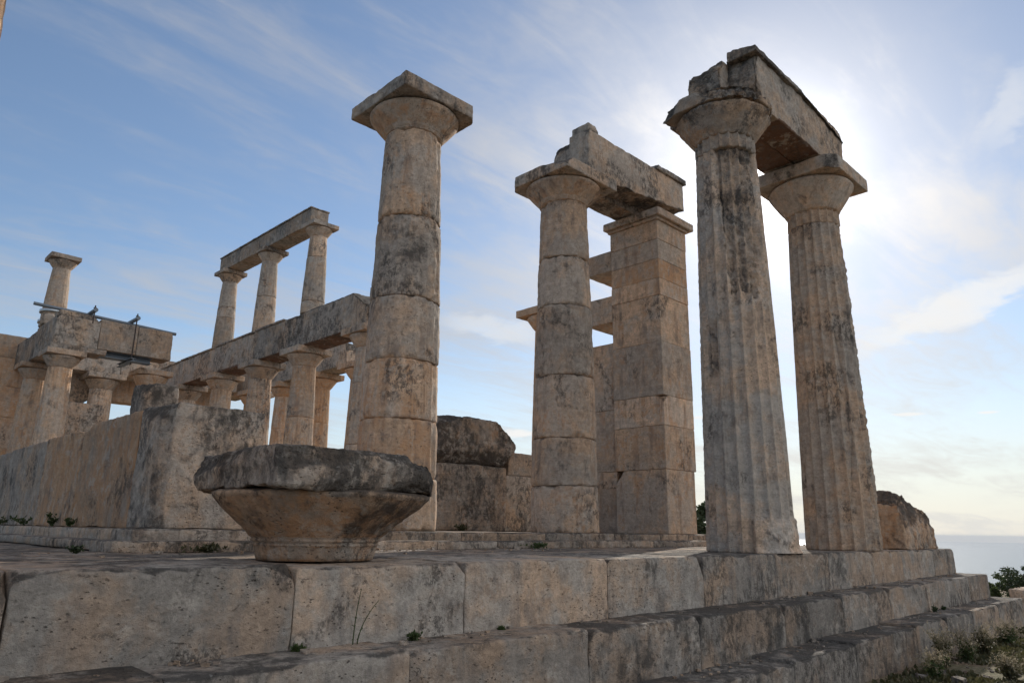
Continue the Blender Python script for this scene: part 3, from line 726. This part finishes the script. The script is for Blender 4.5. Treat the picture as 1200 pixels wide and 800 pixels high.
# ================================================================== INNER COLONNADE (two storeys)
IX = 2.6
GRP = 'lower columns of the inner colonnade'; GRPU = 'upper columns of the inner colonnade'
def small_col(name, label, x, y, z0, z1, Rb, Rt, Re, h, group=None, seed=0, col=(.35, .6, .5), hcap=.24, hab=.14, joint=None, nth=96, res=.06, flute=.03, mat=None, cuts=()):
    t = thing(name, label, 'column', (x, y, z0), group)
    zn = z1-hcap-hab; f = shaftR(z0, zn, Rb, Rt)
    js = [z0]+(joint or [])+[zn]
    for i in range(len(js)-1):
        c = (min(1, col[0]+rnd.uniform(-.1, .1)), col[1]+rnd.uniform(-.1, .15), col[2]+rnd.uniform(-.05, .05))
        drum('drum' if len(js) > 2 else 'shaft', x, y, js[i]+.002, js[i+1]-.002, f, t, c, seed=seed+i*3, flute=flute, chip=.02, rough=.005, nth=nth, res=res, mat=mat)
    capital(x, y, zn, Rt, Re, h, hcap, hab, t, col, seed=seed+40, res=.04, nth=72, rings=False, mat=mat, chip=.03, cuts=cuts, abcol=(col[0]+.15, col[1]-.1, col[2]-.03))
    return t
lowY = [10.15, 13.10, 15.55, 18.15, 20.9]
lowL = ['nearest lower column of the inner colonnade, half hidden by the tall freestanding column', 'second lower column of the inner colonnade, a chip out of its capital, directly under the nearest upper column',
        'third lower column of the inner colonnade, its foot behind the pale slab wall', 'fourth lower column of the inner colonnade, only its top above the slab wall', 'farthest lower column of the inner colonnade, in deep shade under the beam end']
for i, (y, l) in enumerate(zip(lowY, lowL)):
    small_col('lower_column', l, IX, y, .22, 4.70, .43, .30, .47, .49, GRP, 1800+i*20, (.33, .6, .52), hcap=.28, hab=.16, joint=[[2.0, 3.4], [2.9], [], [], []][i])
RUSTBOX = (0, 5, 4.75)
ent = thing('lower_entablature', 'long weathered stone beam carried by the lower inner columns, below the three small upper ones', 'stone beam', (IX, 16, 4.70))
ys = [9.82, 12.75, 13.75, 15.5, 18.2, 20.9, 22.6]
cols_ = [(.60, .42, .50), (.80, .35, .38), (.66, .38, .46), (.55, .45, .50), (.60, .42, .46), (.6, .42, .46)]
for i in range(6):
    cu = []
    if i == 0: cu = [((IX, 10.5, 5.62), (0, -.7, 1), .05), ((IX-.3, 11.0, 5.66), (-1, 0, 1.5), .04)]
    stone('block', (IX-.34, ys[i]+.005, 4.70), (IX+.34, ys[i+1]-.005, 5.60-.02*i+(.05 if i == 0 else 0)), ent, cols_[i], res=.05, r=.02, chip=.06, rough=.014, seed=1900+i*5, cuts=cu+[((IX-.34, 0, 5.56), (-1, 0, 1.), .03)])
    if i not in (0, 1):
        stone('ledge', (IX-.37, ys[i]+.05, 5.60-.02*i+.002), (IX+.30, ys[i+1]-.04, 5.66-.02*i), ent, (.7, .35, .42), res=.05, r=.015, chip=.06, rough=.01, seed=1940+i)
RUSTBOX = None
s = stone('stone_block', (IX-.30, 9.56, 4.95), (IX+.30, 9.81, 5.60), None, (.6, .4, .46), res=.05, r=.02, chip=.04, rough=.01, seed=1960)
tag(s, 'end stone of the lower inner beam, seen just left of the tall freestanding column', 'stone block')
upY = [12.95, 15.72, 18.45]
upL = ['nearest of the three small upper columns, dark above a slanting repair joint', 'middle of the three small upper columns above the inner colonnade', 'farthest of the three small upper columns, lightly patched in pale stone']
for i, (y, l) in enumerate(zip(upY, upL)):
    z0 = 5.62 if i == 0 else 5.60
    small_col('upper_column', l, IX, y, z0, 8.16, .315, .225, .36, .385, GRPU, 2000+i*20, (.42, .5, .5), hcap=.22, hab=.12, joint=[[5.95, 7.2], [6.7], [6.6, 6.95]][i], res=.04, flute=.022)
beam('upper_beam', 'slim straight stone beam resting on the three small upper columns against the sky', 'stone beam', (IX-.27, 12.95, 8.165), (IX+.27, 18.75, 8.66), None, 2100,
     parts=[((IX-.27, 12.98, 8.165), (IX+.27, 15.70, 8.62), (.50, .25, .47), []), ((IX-.27, 15.706, 8.165), (IX+.27, 18.72, 8.62), (.52, .28, .45), [])],
     ledge=((IX-.30, 12.96, 8.622), (IX+.29, 18.74, 8.665), (.75, .2, .34), []), chip=.015, rough=.004, res=.05)

# outer right colonnade beyond the inner one
FX = 7.5
oY = [8.95, 18.0, 20.8, 23.6, 26.4]
oL = ['outer column almost wholly hidden behind the smooth middle column, one corner of its capital showing', 'outer column behind the nearest inner one, at the open end of the far beam',
      'orange-lit outer column seen right of the second lower inner column', 'orange-lit outer column between the second and third lower inner columns', 'outer column glimpsed low between the third and fourth lower inner columns']
for i, (y, l) in enumerate(zip(oY, oL)):
    small_col('outer_column', l, FX, y, .0, 6.0 if i == 0 else 5.86, .50, .38, .60, .64, 'columns of the far right colonnade', 2200+i*20, (.25, .85, .58), hcap=.34, hab=.20, joint=[2.2, 4.0], res=.08)
beam('outer_entablature', 'broken stone beam over the outer columns, seen beneath the lower inner beam', 'stone beam', (FX-.43, 18.2, 5.86), (FX+.43, 29, 6.75), None, 2300,
     parts=[((FX-.43, 18.35, 5.862), (FX+.43, 20.78, 6.72), (.62, .4, .48), [((FX, 18.5, 6.6), (0, -1, .6), .08)]), ((FX-.43, 20.79, 5.862), (FX+.43, 23.58, 6.7), (.6, .4, .46), []),
            ((FX-.43, 23.59, 5.862), (FX+.43, 29.2, 6.7), (.55, .4, .48), [])], res=.08)

# ================================================================== FAR LEFT: corner of the other inner colonnade
LX, LY = -1.88, 17.75
small_col('corner_support', 'stout lower column at the far left under the corner where two beams meet', LX, LY, .22, 4.60, .40, .285, .44, .46, 'far left lower columns', 2400, (.30, .6, .52), hcap=.28, hab=.15, res=.06)
small_col('corner_support', 'lower column at the far left standing behind the corner one, beside the brown wall', LX-.05, LY+2.45, .22, 4.60, .40, .285, .44, .46, 'far left lower columns', 2420, (.30, .65, .50), hcap=.28, hab=.15, res=.06)
small_col('corner_support', 'lower column at the far left under the right end of the clamped beam', .42, LY+.15, .22, 4.45, .42, .33, .46, .46, 'far left lower columns', 2440, (.20, .85, .52), hcap=.28, hab=.15, res=.06, cuts=[((.1, LY-.2, 4.3), (-1, -1, -.3), .08)])
beam('cross_beam', 'stone beam at the far left held by steel bars, ending against the sky', 'stone beam', (LX-.36, LY-.32, 4.60), (.78, LY+.32, 5.55), None, 2500,
     parts=[((LX-.34, LY-.34, 4.74), (-1.18, LY+.32, 5.50), (.62, .35, .42), [((LX-.3, LY-.3, 5.46), (-1, -.6, 1), .05)]), ((-1.17, LY-.33, 4.76), (-.22, LY+.32, 5.58), (.40, .45, .46), []),
            ((-.21, LY-.33, 4.76), (.74, LY+.32, 5.56), (.38, .48, .46), [((.72, LY, 5.1), (1, 0, 0), .05)])],
     ledge=((LX-.40, LY-.37, 4.605), (-.95, LY+.34, 4.738), (.55, .35, .46), []), res=.05, chip=.03)
beam('side_beam', 'shorter stone beam at the far left running back from the corner, under the strapped little column', 'stone beam', (LX-.36, LY+.34, 4.60), (LX+.3, 23.4, 5.5), None, 2540,
     parts=[((LX-.36, LY+.33, 4.602), (LX+.3, LY+1.6, 5.46), (.62, .3, .42), []), ((LX-.36, LY+1.61, 4.602), (LX+.3, 23.4, 5.44), (.66, .3, .40), [((LX-.3, 23, 5.4), (-.4, 0, 1), .06)])], res=.06, chip=.04)
ucol = small_col('strapped_column', 'lone small upper column at the far left with pale metal straps round its foot', LX-.06, 19.25, 5.50, 7.62, .32, .225, .36, .385, None, 2560, (.35, .5, .5), hcap=.22, hab=.13, res=.04, flute=.022)
def ringm(cx, cy, z0, z1, r0, r1, n=48):
    V = []; F = []
    for (r_, z) in ((r0, z0), (r1, z0), (r1, z1), (r0, z1)):
        V += [(cx+math.cos(2*math.pi*i/n)*r_, cy+math.sin(2*math.pi*i/n)*r_, z) for i in range(n)]
    for k in range(4):
        for i in range(n): F.append([k*n+i, k*n+(i+1) % n, ((k+1) % 4)*n+(i+1) % n, ((k+1) % 4)*n+i])
    return np.array(V), F
for z in (5.62, 5.92):
    V, F = ringm(LX-.06, 19.25, z, z+.075, .30, .355); mesh('strap', V, F, STRAP, ucol)
s = stone('stone_block', (LX-.42, 18.7, 5.465), (LX-.12, 19.0, 5.80), None, (.6, .4, .42), res=.05, r=.08, chip=.06, rough=.012, seed=2590)
tag(s, 'small rounded stone at the foot of the strapped little column', 'stone block')
s = stone('stone_block', (LX-.28, LY-.28, 5.502), (LX+.66, LY+.28, 5.66), None, (.7, .35, .40), res=.04, r=.03, chip=.07, rough=.012, seed=2594, cuts=[((LX+.5, LY, 5.64), (1, 0, 1.2), .04)])
tag(s, 'thin broken stone on the corner of the clamped beam, with a clamp groove', 'stone block')

# steel bars that carry and clamp the cross beam
def cyl(a, b, r, n=14):
    a, b = np.array(a, float), np.array(b, float); d = b-a; d /= np.linalg.norm(d)
    u = np.cross(d, [0, 0, 1.] if abs(d[2]) < .9 else [1., 0, 0]); u /= np.linalg.norm(u); v = np.cross(d, u)
    V = [p+(u*math.cos(2*math.pi*i/n)+v*math.sin(2*math.pi*i/n))*r for p in (a, b) for i in range(n)]
    F = [[i, (i+1) % n, n+(i+1) % n, n+i] for i in range(n)]+[list(range(n))[::-1], list(range(n, 2*n))]
    return np.array(V), F
def bx(lo, hi):
    V = np.array([(x, y, z) for x in (lo[0], hi[0]) for y in (lo[1], hi[1]) for z in (lo[2], hi[2])], float)
    return V, [[0, 1, 3, 2], [4, 6, 7, 5], [0, 4, 5, 1], [2, 3, 7, 6], [0, 2, 6, 4], [1, 5, 7, 3]]
def ibeam(lo, hi, axis):
    """steel I-section along x or y"""
    t = .014; (x0, y0, z0), (x1, y1, z1) = lo, hi
    if axis == 0: web = bx((x0, (y0+y1)/2-t/2, z0+t+.001), (x1, (y0+y1)/2+t/2, z1-t-.001))
    else: web = bx(((x0+x1)/2-t/2, y0, z0+t+.001), ((x0+x1)/2+t/2, y1, z1-t-.001))
    return merge([bx((x0, y0, z0), (x1, y1, z0+t)), bx((x0, y0, z1-t), (x1, y1, z1)), web])
o = mesh('steel_bar', *cyl((-2.75, LY-.12, 5.72), (.86, LY-.12, 5.60), .045), STEEL, None, False)
tag(o, 'long round grey steel bar lying along the top of the clamped beam', 'steel bar')
o = mesh('steel_bar', *ibeam((-1.05, LY-.22, 4.60), (.28, LY+.1, 4.755), 0), STEEL, None, False)
tag(o, 'dark steel girder supporting the underside of the clamped beam', 'steel girder')
for k, (x, l) in enumerate(((-1.42, 'short steel crossbar on the clamped beam, nearer the little column'), (-.35, 'short steel crossbar on the clamped beam, with a long hanging rod, nearer the sky end'))):
    t = thing('clamp_bar', l, 'steel clamp', (x, LY, 5.66), 'steel clamps on the clamped beam')
    mesh('crossbar', *merge([cyl((x, LY-.62, 5.735), (x, LY+.5, 5.735), .055)]), STEEL, t, False)
    mesh('threaded_rod', *cyl((x, LY-.50, 5.88), (x, LY-.50, 5.38 if k == 0 else 4.44), .017, 8), RUSTY, t, False)
    mesh('nut', *cyl((x, LY-.50, 5.79), (x, LY-.50, 5.825), .04, 6), RUSTY, t, False)
    if k: mesh('crossbar', *ibeam((x-.06, LY-.66, 4.50), (x+.06, LY+.5, 4.598), 1), STEEL, t, False)

# brown wall behind, far left
fwl = thing('cross_wall', 'plain brown stone wall closing the view at the far left edge', 'wall', (-4, 22, .2))
for i, (z0, z1) in enumerate([(.2, 1.4), (1.402, 2.3), (2.302, 3.2), (3.202, 4.1), (4.102, 4.95), (4.952, 5.62)]):
    xs = [-7.5, -5.2+.3*(i % 2), -3.6+.5*(i % 2), -1.5]
    for j in range(3): stone('block', (xs[j]+.004, 21.6, z0), (xs[j+1]-.004, 22.3, z1), fwl, (.38, .80, .40), res=.12, r=.012, chip=.03, rough=.006, seed=2700+i*5+j)
# far facade seen through the gap
small_col('far_column', 'far column with a wide capital seen through the gap below the clamped beam', 1.62, 27.0, .0, 5.80, .50, .40, .60, .66, None, 2800, (.45, .6, .48), hcap=.36, hab=.20, res=.1)
beam('far_entablature', 'far stone beam across the gap below the clamped beam', 'stone beam', (-2.5, 27.4, 4.95), (7.0, 28.3, 6.7), None, 2840,
     parts=[((-2.5, 27.7, 4.6), (2.1, 28.4, 6.6), (.5, .5, .46), [((1.6, 27.7, 5.05), (1, 0, -1.2), .1)]), ((2.11, 27.7, 4.95), (6.2, 28.4, 6.6), (.35, .7, .46), []), ((-2.5, 26.6, 5.805), (2.1, 27.5, 6.7), (.6, .4, .44), []), ((2.11, 26.6, 5.805), (6.8, 27.5, 6.7), (.6, .4, .44), [])], res=.1)
s = stone('stone_block', (-.1, 24.6, .2), (1.18, 25.4, 4.3), None, (.66, .2, .46), res=.08, r=.03, chip=.06, rough=.015, seed=2880)
tag(s, 'grey upright stone below the far wide capital, left of the small patch of sky', 'stone block')
small_col('far_column', 'far column right of the small patch of sky, mostly hidden by the orange shaded one', 4.6, 27.0, .0, 5.80, .50, .40, .60, .66, None, 2900, (.35, .75, .48), hcap=.36, hab=.20, res=.1)

# ================================================================== VEGETATION
def leaves(n, cfun, size, seed, quad=True, up=.3):
    rs = np.random.RandomState(seed); C = cfun(rs, n); n = len(C)
    d = rs.normal(size=(n, 3)); d[:, 2] += up; d /= np.linalg.norm(d, axis=1)[:, None]
    s = rs.normal(size=(n, 3)); s -= d*(s*d).sum(1)[:, None]; s /= np.linalg.norm(s, axis=1)[:, None]
    L_ = size*rs.uniform(.6, 1.4, n)[:, None]; W_ = L_*.32
    V = np.stack([C, C+d*L_*.5+s*W_, C+d*L_, C+d*L_*.5-s*W_], 1).reshape(-1, 3)
    F = (np.arange(n)[:, None]*4+np.arange(4)).tolist()
    return V, F
def tube(pts, r0, r1, n=7):
    pts = np.array(pts, float); V = []; F = []
    for i, p in enumerate(pts):
        d = pts[min(i+1, len(pts)-1)]-pts[max(i-1, 0)]; d /= np.linalg.norm(d)+1e-9
        u = np.cross(d, [.3, .2, .93]); u /= np.linalg.norm(u)+1e-9; v = np.cross(d, u); r_ = r0+(r1-r0)*i/(len(pts)-1)
        V += [p+(u*math.cos(2*math.pi*k/n)+v*math.sin(2*math.pi*k/n))*r_ for k in range(n)]
    for i in range(len(pts)-1):
        for k in range(n): F.append([i*n+k, i*n+(k+1) % n, (i+1)*n+(k+1) % n, (i+1)*n+k])
    return np.array(V), F
def tree(name, label, cat, x, y, z, h, rad, mat, seed, group=None, nclump=60, per=170, leaf=.16, trunk=.14):
    rs = np.random.RandomState(seed); t = thing(name, label, cat, (x, y, z), group)
    top = z+h; parts = [tube([(x, y, z-.3), (x+.1, y, z+h*.3), (x-.05, y+.1, z+h*.6), (x, y, z+h*.85)], trunk, trunk*.3)]
    cl = []
    for i in range(nclump):
        u = rs.normal(size=3); u /= np.linalg.norm(u); q = rs.uniform(.35, 1)**.6
        c = np.array([x, y, z+h*.58])+u*q*np.array([rad, rad, h*.42]); cl.append((c, rs.uniform(.12, .30)*rad))
        if i % 4 == 0: parts.append(tube([(x, y, z+h*rs.uniform(.2, .5)), tuple((np.array([x, y, z+h*.5])+c)/2), tuple(c)], trunk*.35, trunk*.08, 5))
    mesh('trunk', *merge(parts), BARK, t)
    def cf(rs2, n):
        out = []
        for c, r_ in cl:
            v = rs2.normal(size=(per, 3)); v /= np.linalg.norm(v, axis=1)[:, None]; out.append(c+v*(rs2.uniform(0, 1, (per, 1))**.45)*r_*np.array([1, 1, .8]))
        return np.concatenate(out)
    mesh('crown', *leaves(0, cf, leaf, seed+1), mat, t, False)
    return t
def dirp(x, y, dist):   # a ground position in the direction of bearing x (degrees from +X) at a distance
    return None
def polar(deg, dist): return CAM[0]+dist*math.cos(R(deg)), CAM[1]+dist*math.sin(R(deg))
# bearing of image column x: 45.35 - atan((x-600)/852.3/cos) ...
def bear(x): return 45.35-math.degrees(math.atan((x-600)/880.))
x, y = polar(bear(826), 24); tree('pine_tree', 'dark tree beyond the temple, in the slit between the square pier and near fluted column', 'tree', x, y, -1.3, 2.35, 1.1, PINE, 31, None, 60, 160, .12, .09)
bushes = [('dark green bush at the right edge, rising highest against the sea', 1200, 22, -1.35, 1.0, .66, PINE), ('rounded green bush against the sea, next to the highest one at the right edge', 1176, 23, -1.35, .62, .50, LEAF),
          ('low green bush peeping out just past the corner of the second step', 1150, 21, -1.35, .52, .30, LEAF)]
for i, (l, px_, d, z, h, rd, m_) in enumerate(bushes):
    x, y = polar(bear(px_), d); tree('bush', l, 'bush', x, y, z, h, rd, m_, 40+i*3, 'bushes beyond the corner of the platform', 30, 140, .05, .025)
# low rubble wall beyond the platform corner
rw = thing('rubble_wall', 'low sunlit stone kerb on the ground past the right corner of the steps', 'wall', (11.6, .1, -1.2))
stone('block', (9.9, -.9, -1.3), (13.4, -.35, -.72), rw, (.35, .5, .55), res=.07, r=.03, chip=.08, rough=.02, seed=2950)
stone('block', (13.42, -.95, -1.3), (17.0, -.4, -.70), rw, (.4, .5, .5), res=.07, r=.03, chip=.08, rough=.02, seed=2951)

def tuft(name, label, x, y, z, w_, h, n, mat, seed, cat='plant', group=None, leaf=.03, flat=False):
    """a weed: thin stems spreading from one root, leaves set along them"""
    rs = np.random.RandomState(seed); stems = []; P = []; ns = max(7, n//16)
    for i in range(ns):
        a = rs.uniform(0, 6.283); q = w_*1.5*rs.uniform(.1, 1); hh = h*rs.uniform(.5, 1.15)
        e = np.array([math.cos(a)*q, math.sin(a)*q*.45, hh]); pts = [np.array([x, y, z])+e*[t_, t_, t_**.7] for t_ in (0, .35, .7, 1)]
        stems.append(tube(pts, .0022, .001, 4))
        for b in range(n//ns): P.append(pts[0]+e*(rs.uniform(.15, 1)*np.array([1, 1, 1]))+rs.normal(size=3)*leaf*.15)
    P = np.array(P); lv = leaves(0, lambda r2, k: P, leaf, seed, up=.9)
    o = mesh(name, *merge(stems+[(lv[0], lv[1])]), mat, None, False); return tag(o, label, cat, group)
tf = [(-5.9, 8.9, .19, .05, .05, 'green tuft at the foot of the slab wall, at the left edge'), (-4.28, 7.2, .19, .16, .10, 'dark green tuft at the foot of the orange slabs'), (-4.27, 6.0, .19, .10, .12, 'taller green sprig at the foot of the orange slabs, left of the crack'),
      (-4.27, 5.25, .19, .08, .07, 'small sprig at the foot of the slab wall nearest its crack'), (-4.35, 8.3, .19, .12, .09, 'green tuft at the foot of the grey slab at far left')]
for i, (x, y, z, w_, h, l) in enumerate(tf[1:]): tuft('weed_tuft', l, x, y, z, w_, h, 150, LEAF, 60+i, group='weeds at the foot of the slab wall')
for i, (x, y, z, w_, h, l, m_) in enumerate([(-3.62, -.06, -.452, .035, .035, 'round green moss tuft in the angle of the top step, centre of the foreground', LEAF), (-4.42, -.05, -.444, .03, .025, 'small dark moss tuft at the foot of the top step, left of the thin stalks', LEAF),
        (-2.85, -.04, -.46, .02, .015, 'tiny green sprout at the foot of the top step', LEAF), (5.05, -.48, -.80, .06, .07, 'dark weed in the angle of the middle step towards the right', PINE), (5.45, -.48, -.80, .04, .05, 'smaller dark weed right beside the other in the angle of the middle step', PINE),
        (2.3, 6.3, .187, .14, .09, 'yellow-green tuft in front of the large upright block', GRASS), (3.6, 4.3, .187, .10, .08, 'dark weed in the corner between the square pier and the wall', PINE), (.2, 2.5, .0, .16, .05, 'low green weed at the foot of the inner step, right of the fallen capital', LEAF),
        (-4.9, 2.5, .0, .05, .05, 'small weed before the lowest inner step at the left', PINE), (-3.9, 2.5, .0, .18, .04, 'dry weeds in front of the inner step, left of the fallen capital', GRASS)]):
    tuft('weed_tuft', l, x, y, z, w_, h, 260, m_, 80+i, leaf=.022 if w_ < .08 else .035)
# thin stalks growing from the angle of the top step
st_ = thing('weed_stalks', 'two thin green stalks leaning against the riser of the top step, below the fallen capital', 'plant', (-4.08, -.06, -.45))
for k, (dx, zt, sx) in enumerate([(0, -.13, .03), (.10, -.20, .13)]):
    pts = [(-4.06+dx*.3+sx*t*t, -.05-.01*t, -.45+(zt+.45)*t) for t in np.linspace(0, 1, 9)]
    mesh('stalk', *tube(pts, .004, .002, 5), LEAF, st_)
    def cf(rs, n, pts=pts):
        p = np.array(pts)[rs.randint(1, 9, 26)]; return p+rs.normal(size=(26, 3))*.004
    mesh('leaves', *leaves(0, cf, .010, 90+k), LEAF, st_, False)
# dry flowering plants in front of the lowest step
def dryplant(x, y, z, h, w_, seed, label):
    rs = np.random.RandomState(seed); t = thing('dry_plant', label, 'plant', (x, y, z), 'dry flowering plants before the lowest step')
    stems, heads, lf = [], [], []
    for i in range(int(26*w_/.25)+8):
        a = rs.uniform(0, 2*math.pi); r_ = w_*rs.uniform(.1, 1); hh = h*rs.uniform(.5, 1)
        p = [np.array([x, y, z])+np.array([math.cos(a)*r_*t_**1.4, math.sin(a)*r_*t_**1.4*.7, hh*t_]) for t_ in (0, .3, .6, .85, 1)]
        stems.append(tube(p, .0045, .002, 4))
        for b in range(5):
            q = p[3]+(p[4]-p[3])*rs.uniform(0, 1); e = q+rs.normal(size=3)*np.array([.06, .05, .04])+np.array([0, 0, .03]); stems.append(tube([q, (q+e)/2+[0, 0, .01], e], .002, .0012, 4)); heads.append(e)
        for b in range(26): lf.append(p[0]+(p[3]-p[0])*rs.uniform(.1, 1)+rs.normal(size=3)*.022)
    mesh('stems', *merge(stems), DRY, t, False)
    H = np.array(heads)
    mesh('flower_heads', *leaves(0, lambda r2, n: np.concatenate([H+r2.normal(size=H.shape)*.007 for _ in range(6)]), .012, seed+1), FLOWER, t, False)
    mesh('leaves', *leaves(0, lambda r2, n: np.array(lf), .03, seed+2), GRASS if seed % 2 else LEAF, t, False)
dps = [(3.05, -1.10, .40, .22, 'tallest dry flowering plant, its pale heads overlapping the lowest step'), (3.75, -1.15, .30, .22, 'dry plant with pale heads right of the tallest one'), (4.7, -1.12, .28, .25, 'dry plant near the right corner of the lowest step'),
       (2.35, -1.2, .22, .2, 'short dry plant left of the tallest one, at the bottom of the view'), (2.9, -1.75, .18, .2, 'low dry plant in front, at the bottom right corner'), (5.9, -1.1, .25, .25, 'dry plant farthest along the lowest step')]
for i, (x, y, h, w_, l) in enumerate(dps): dryplant(x, y, -1.21, h, w_, 201+i, l)
# grass and ground litter before the steps
rs = np.random.RandomState(5)
def gc(r2, n):
    k = 26000; X = r2.uniform(-1, 14, k); Y = -.85-r2.gamma(1.4, 1.0, k); m = fbm(np.stack([X, Y, X*0], -1), 1.1, 3, seed=9) > -.12
    return np.stack([X[m], Y[m], np.full(m.sum(), -1.235)], -1)
V, F = leaves(0, gc, .055, 300, up=2.2); o = mesh('grass', V, F, GRASS, None, False); tag(o, 'sparse dry grass on the ground before the steps', 'grass', kind='stuff')
def gs():
    parts = []; r2 = np.random.RandomState(8)
    for i in range(420):
        x = r2.uniform(-.5, 13); y = -.9-r2.gamma(1.4, .8); s = r2.gamma(2, .008)+.006
        v = r2.normal(size=(8, 3)); v, f = bx((-1, -1, -.6), (1, 1, .6)); v = v*s*r2.uniform(.6, 1.2, (8, 3)); a = r2.uniform(0, 6); v = v@np.array([[math.cos(a), math.sin(a), 0], [-math.sin(a), math.cos(a), 0], [0, 0, 1]])
        parts.append((v+[x, y, -1.22+s*.3], f))
    return merge(parts)
o = mesh('pebbles', *gs(), STONE, None, False, (.6, .5, .30)); tag(o, 'small stones scattered on the ground before the steps', 'pebbles', kind='stuff')

# crumbs of stone and soil lying on the treads
def gt():
    parts = []; r2 = np.random.RandomState(18)
    for i in range(520):
        x = r2.uniform(-6.5, 8); k = r2.randint(3)
        if k == 0: y, z = -r2.beta(1.2, 3)*.36, z2(x)
        elif k == 1: y, z = -.40-r2.beta(1.2, 3)*.36, z3(x)
        else: y, z = 2.6-r2.beta(1, 4)*1.6, .0
        s_ = r2.gamma(2, .0035)+.003
        v, f = bx((-1, -1, -.6), (1, 1, .6)); v = v*s_*r2.uniform(.5, 1.2, (8, 3)); a = r2.uniform(0, 6); v = v@np.array([[math.cos(a), math.sin(a), 0], [-math.sin(a), math.cos(a), 0], [0, 0, 1]])
        parts.append((v+[x, y, z+s_*.4], f))
    return merge(parts)
o = mesh('gravel', *gt(), STONE, None, False, (.45, .5, .5)); tag(o, 'crumbs of stone lying on the treads of the steps', 'gravel', kind='stuff')

# ================================================================== HAZE over the sea
hm = bpy.data.materials.new('sea_haze'); hm.use_nodes = True; t_ = hm.node_tree; t_.nodes.clear()
ov = t_.nodes.new('ShaderNodeOutputMaterial'); pvn = t_.nodes.new('ShaderNodeVolumePrincipled')
pvn.inputs['Color'].default_value = (.86, .90, .95, 1); pvn.inputs['Density'].default_value = 7e-5; pvn.inputs['Anisotropy'].default_value = 0.
t_.links.new(pvn.outputs[0], ov.inputs['Volume'])
V, F = bx((-25600, -25600, -190), (25600, 25600, 13)); o = _mesh0('haze', V, F, hm, None, False); o['kind'] = 'stuff'
bm_ = bmesh.new(); bm_.from_mesh(o.data); bmesh.ops.recalc_face_normals(bm_, faces=bm_.faces); bm_.to_mesh(o.data); bm_.free()
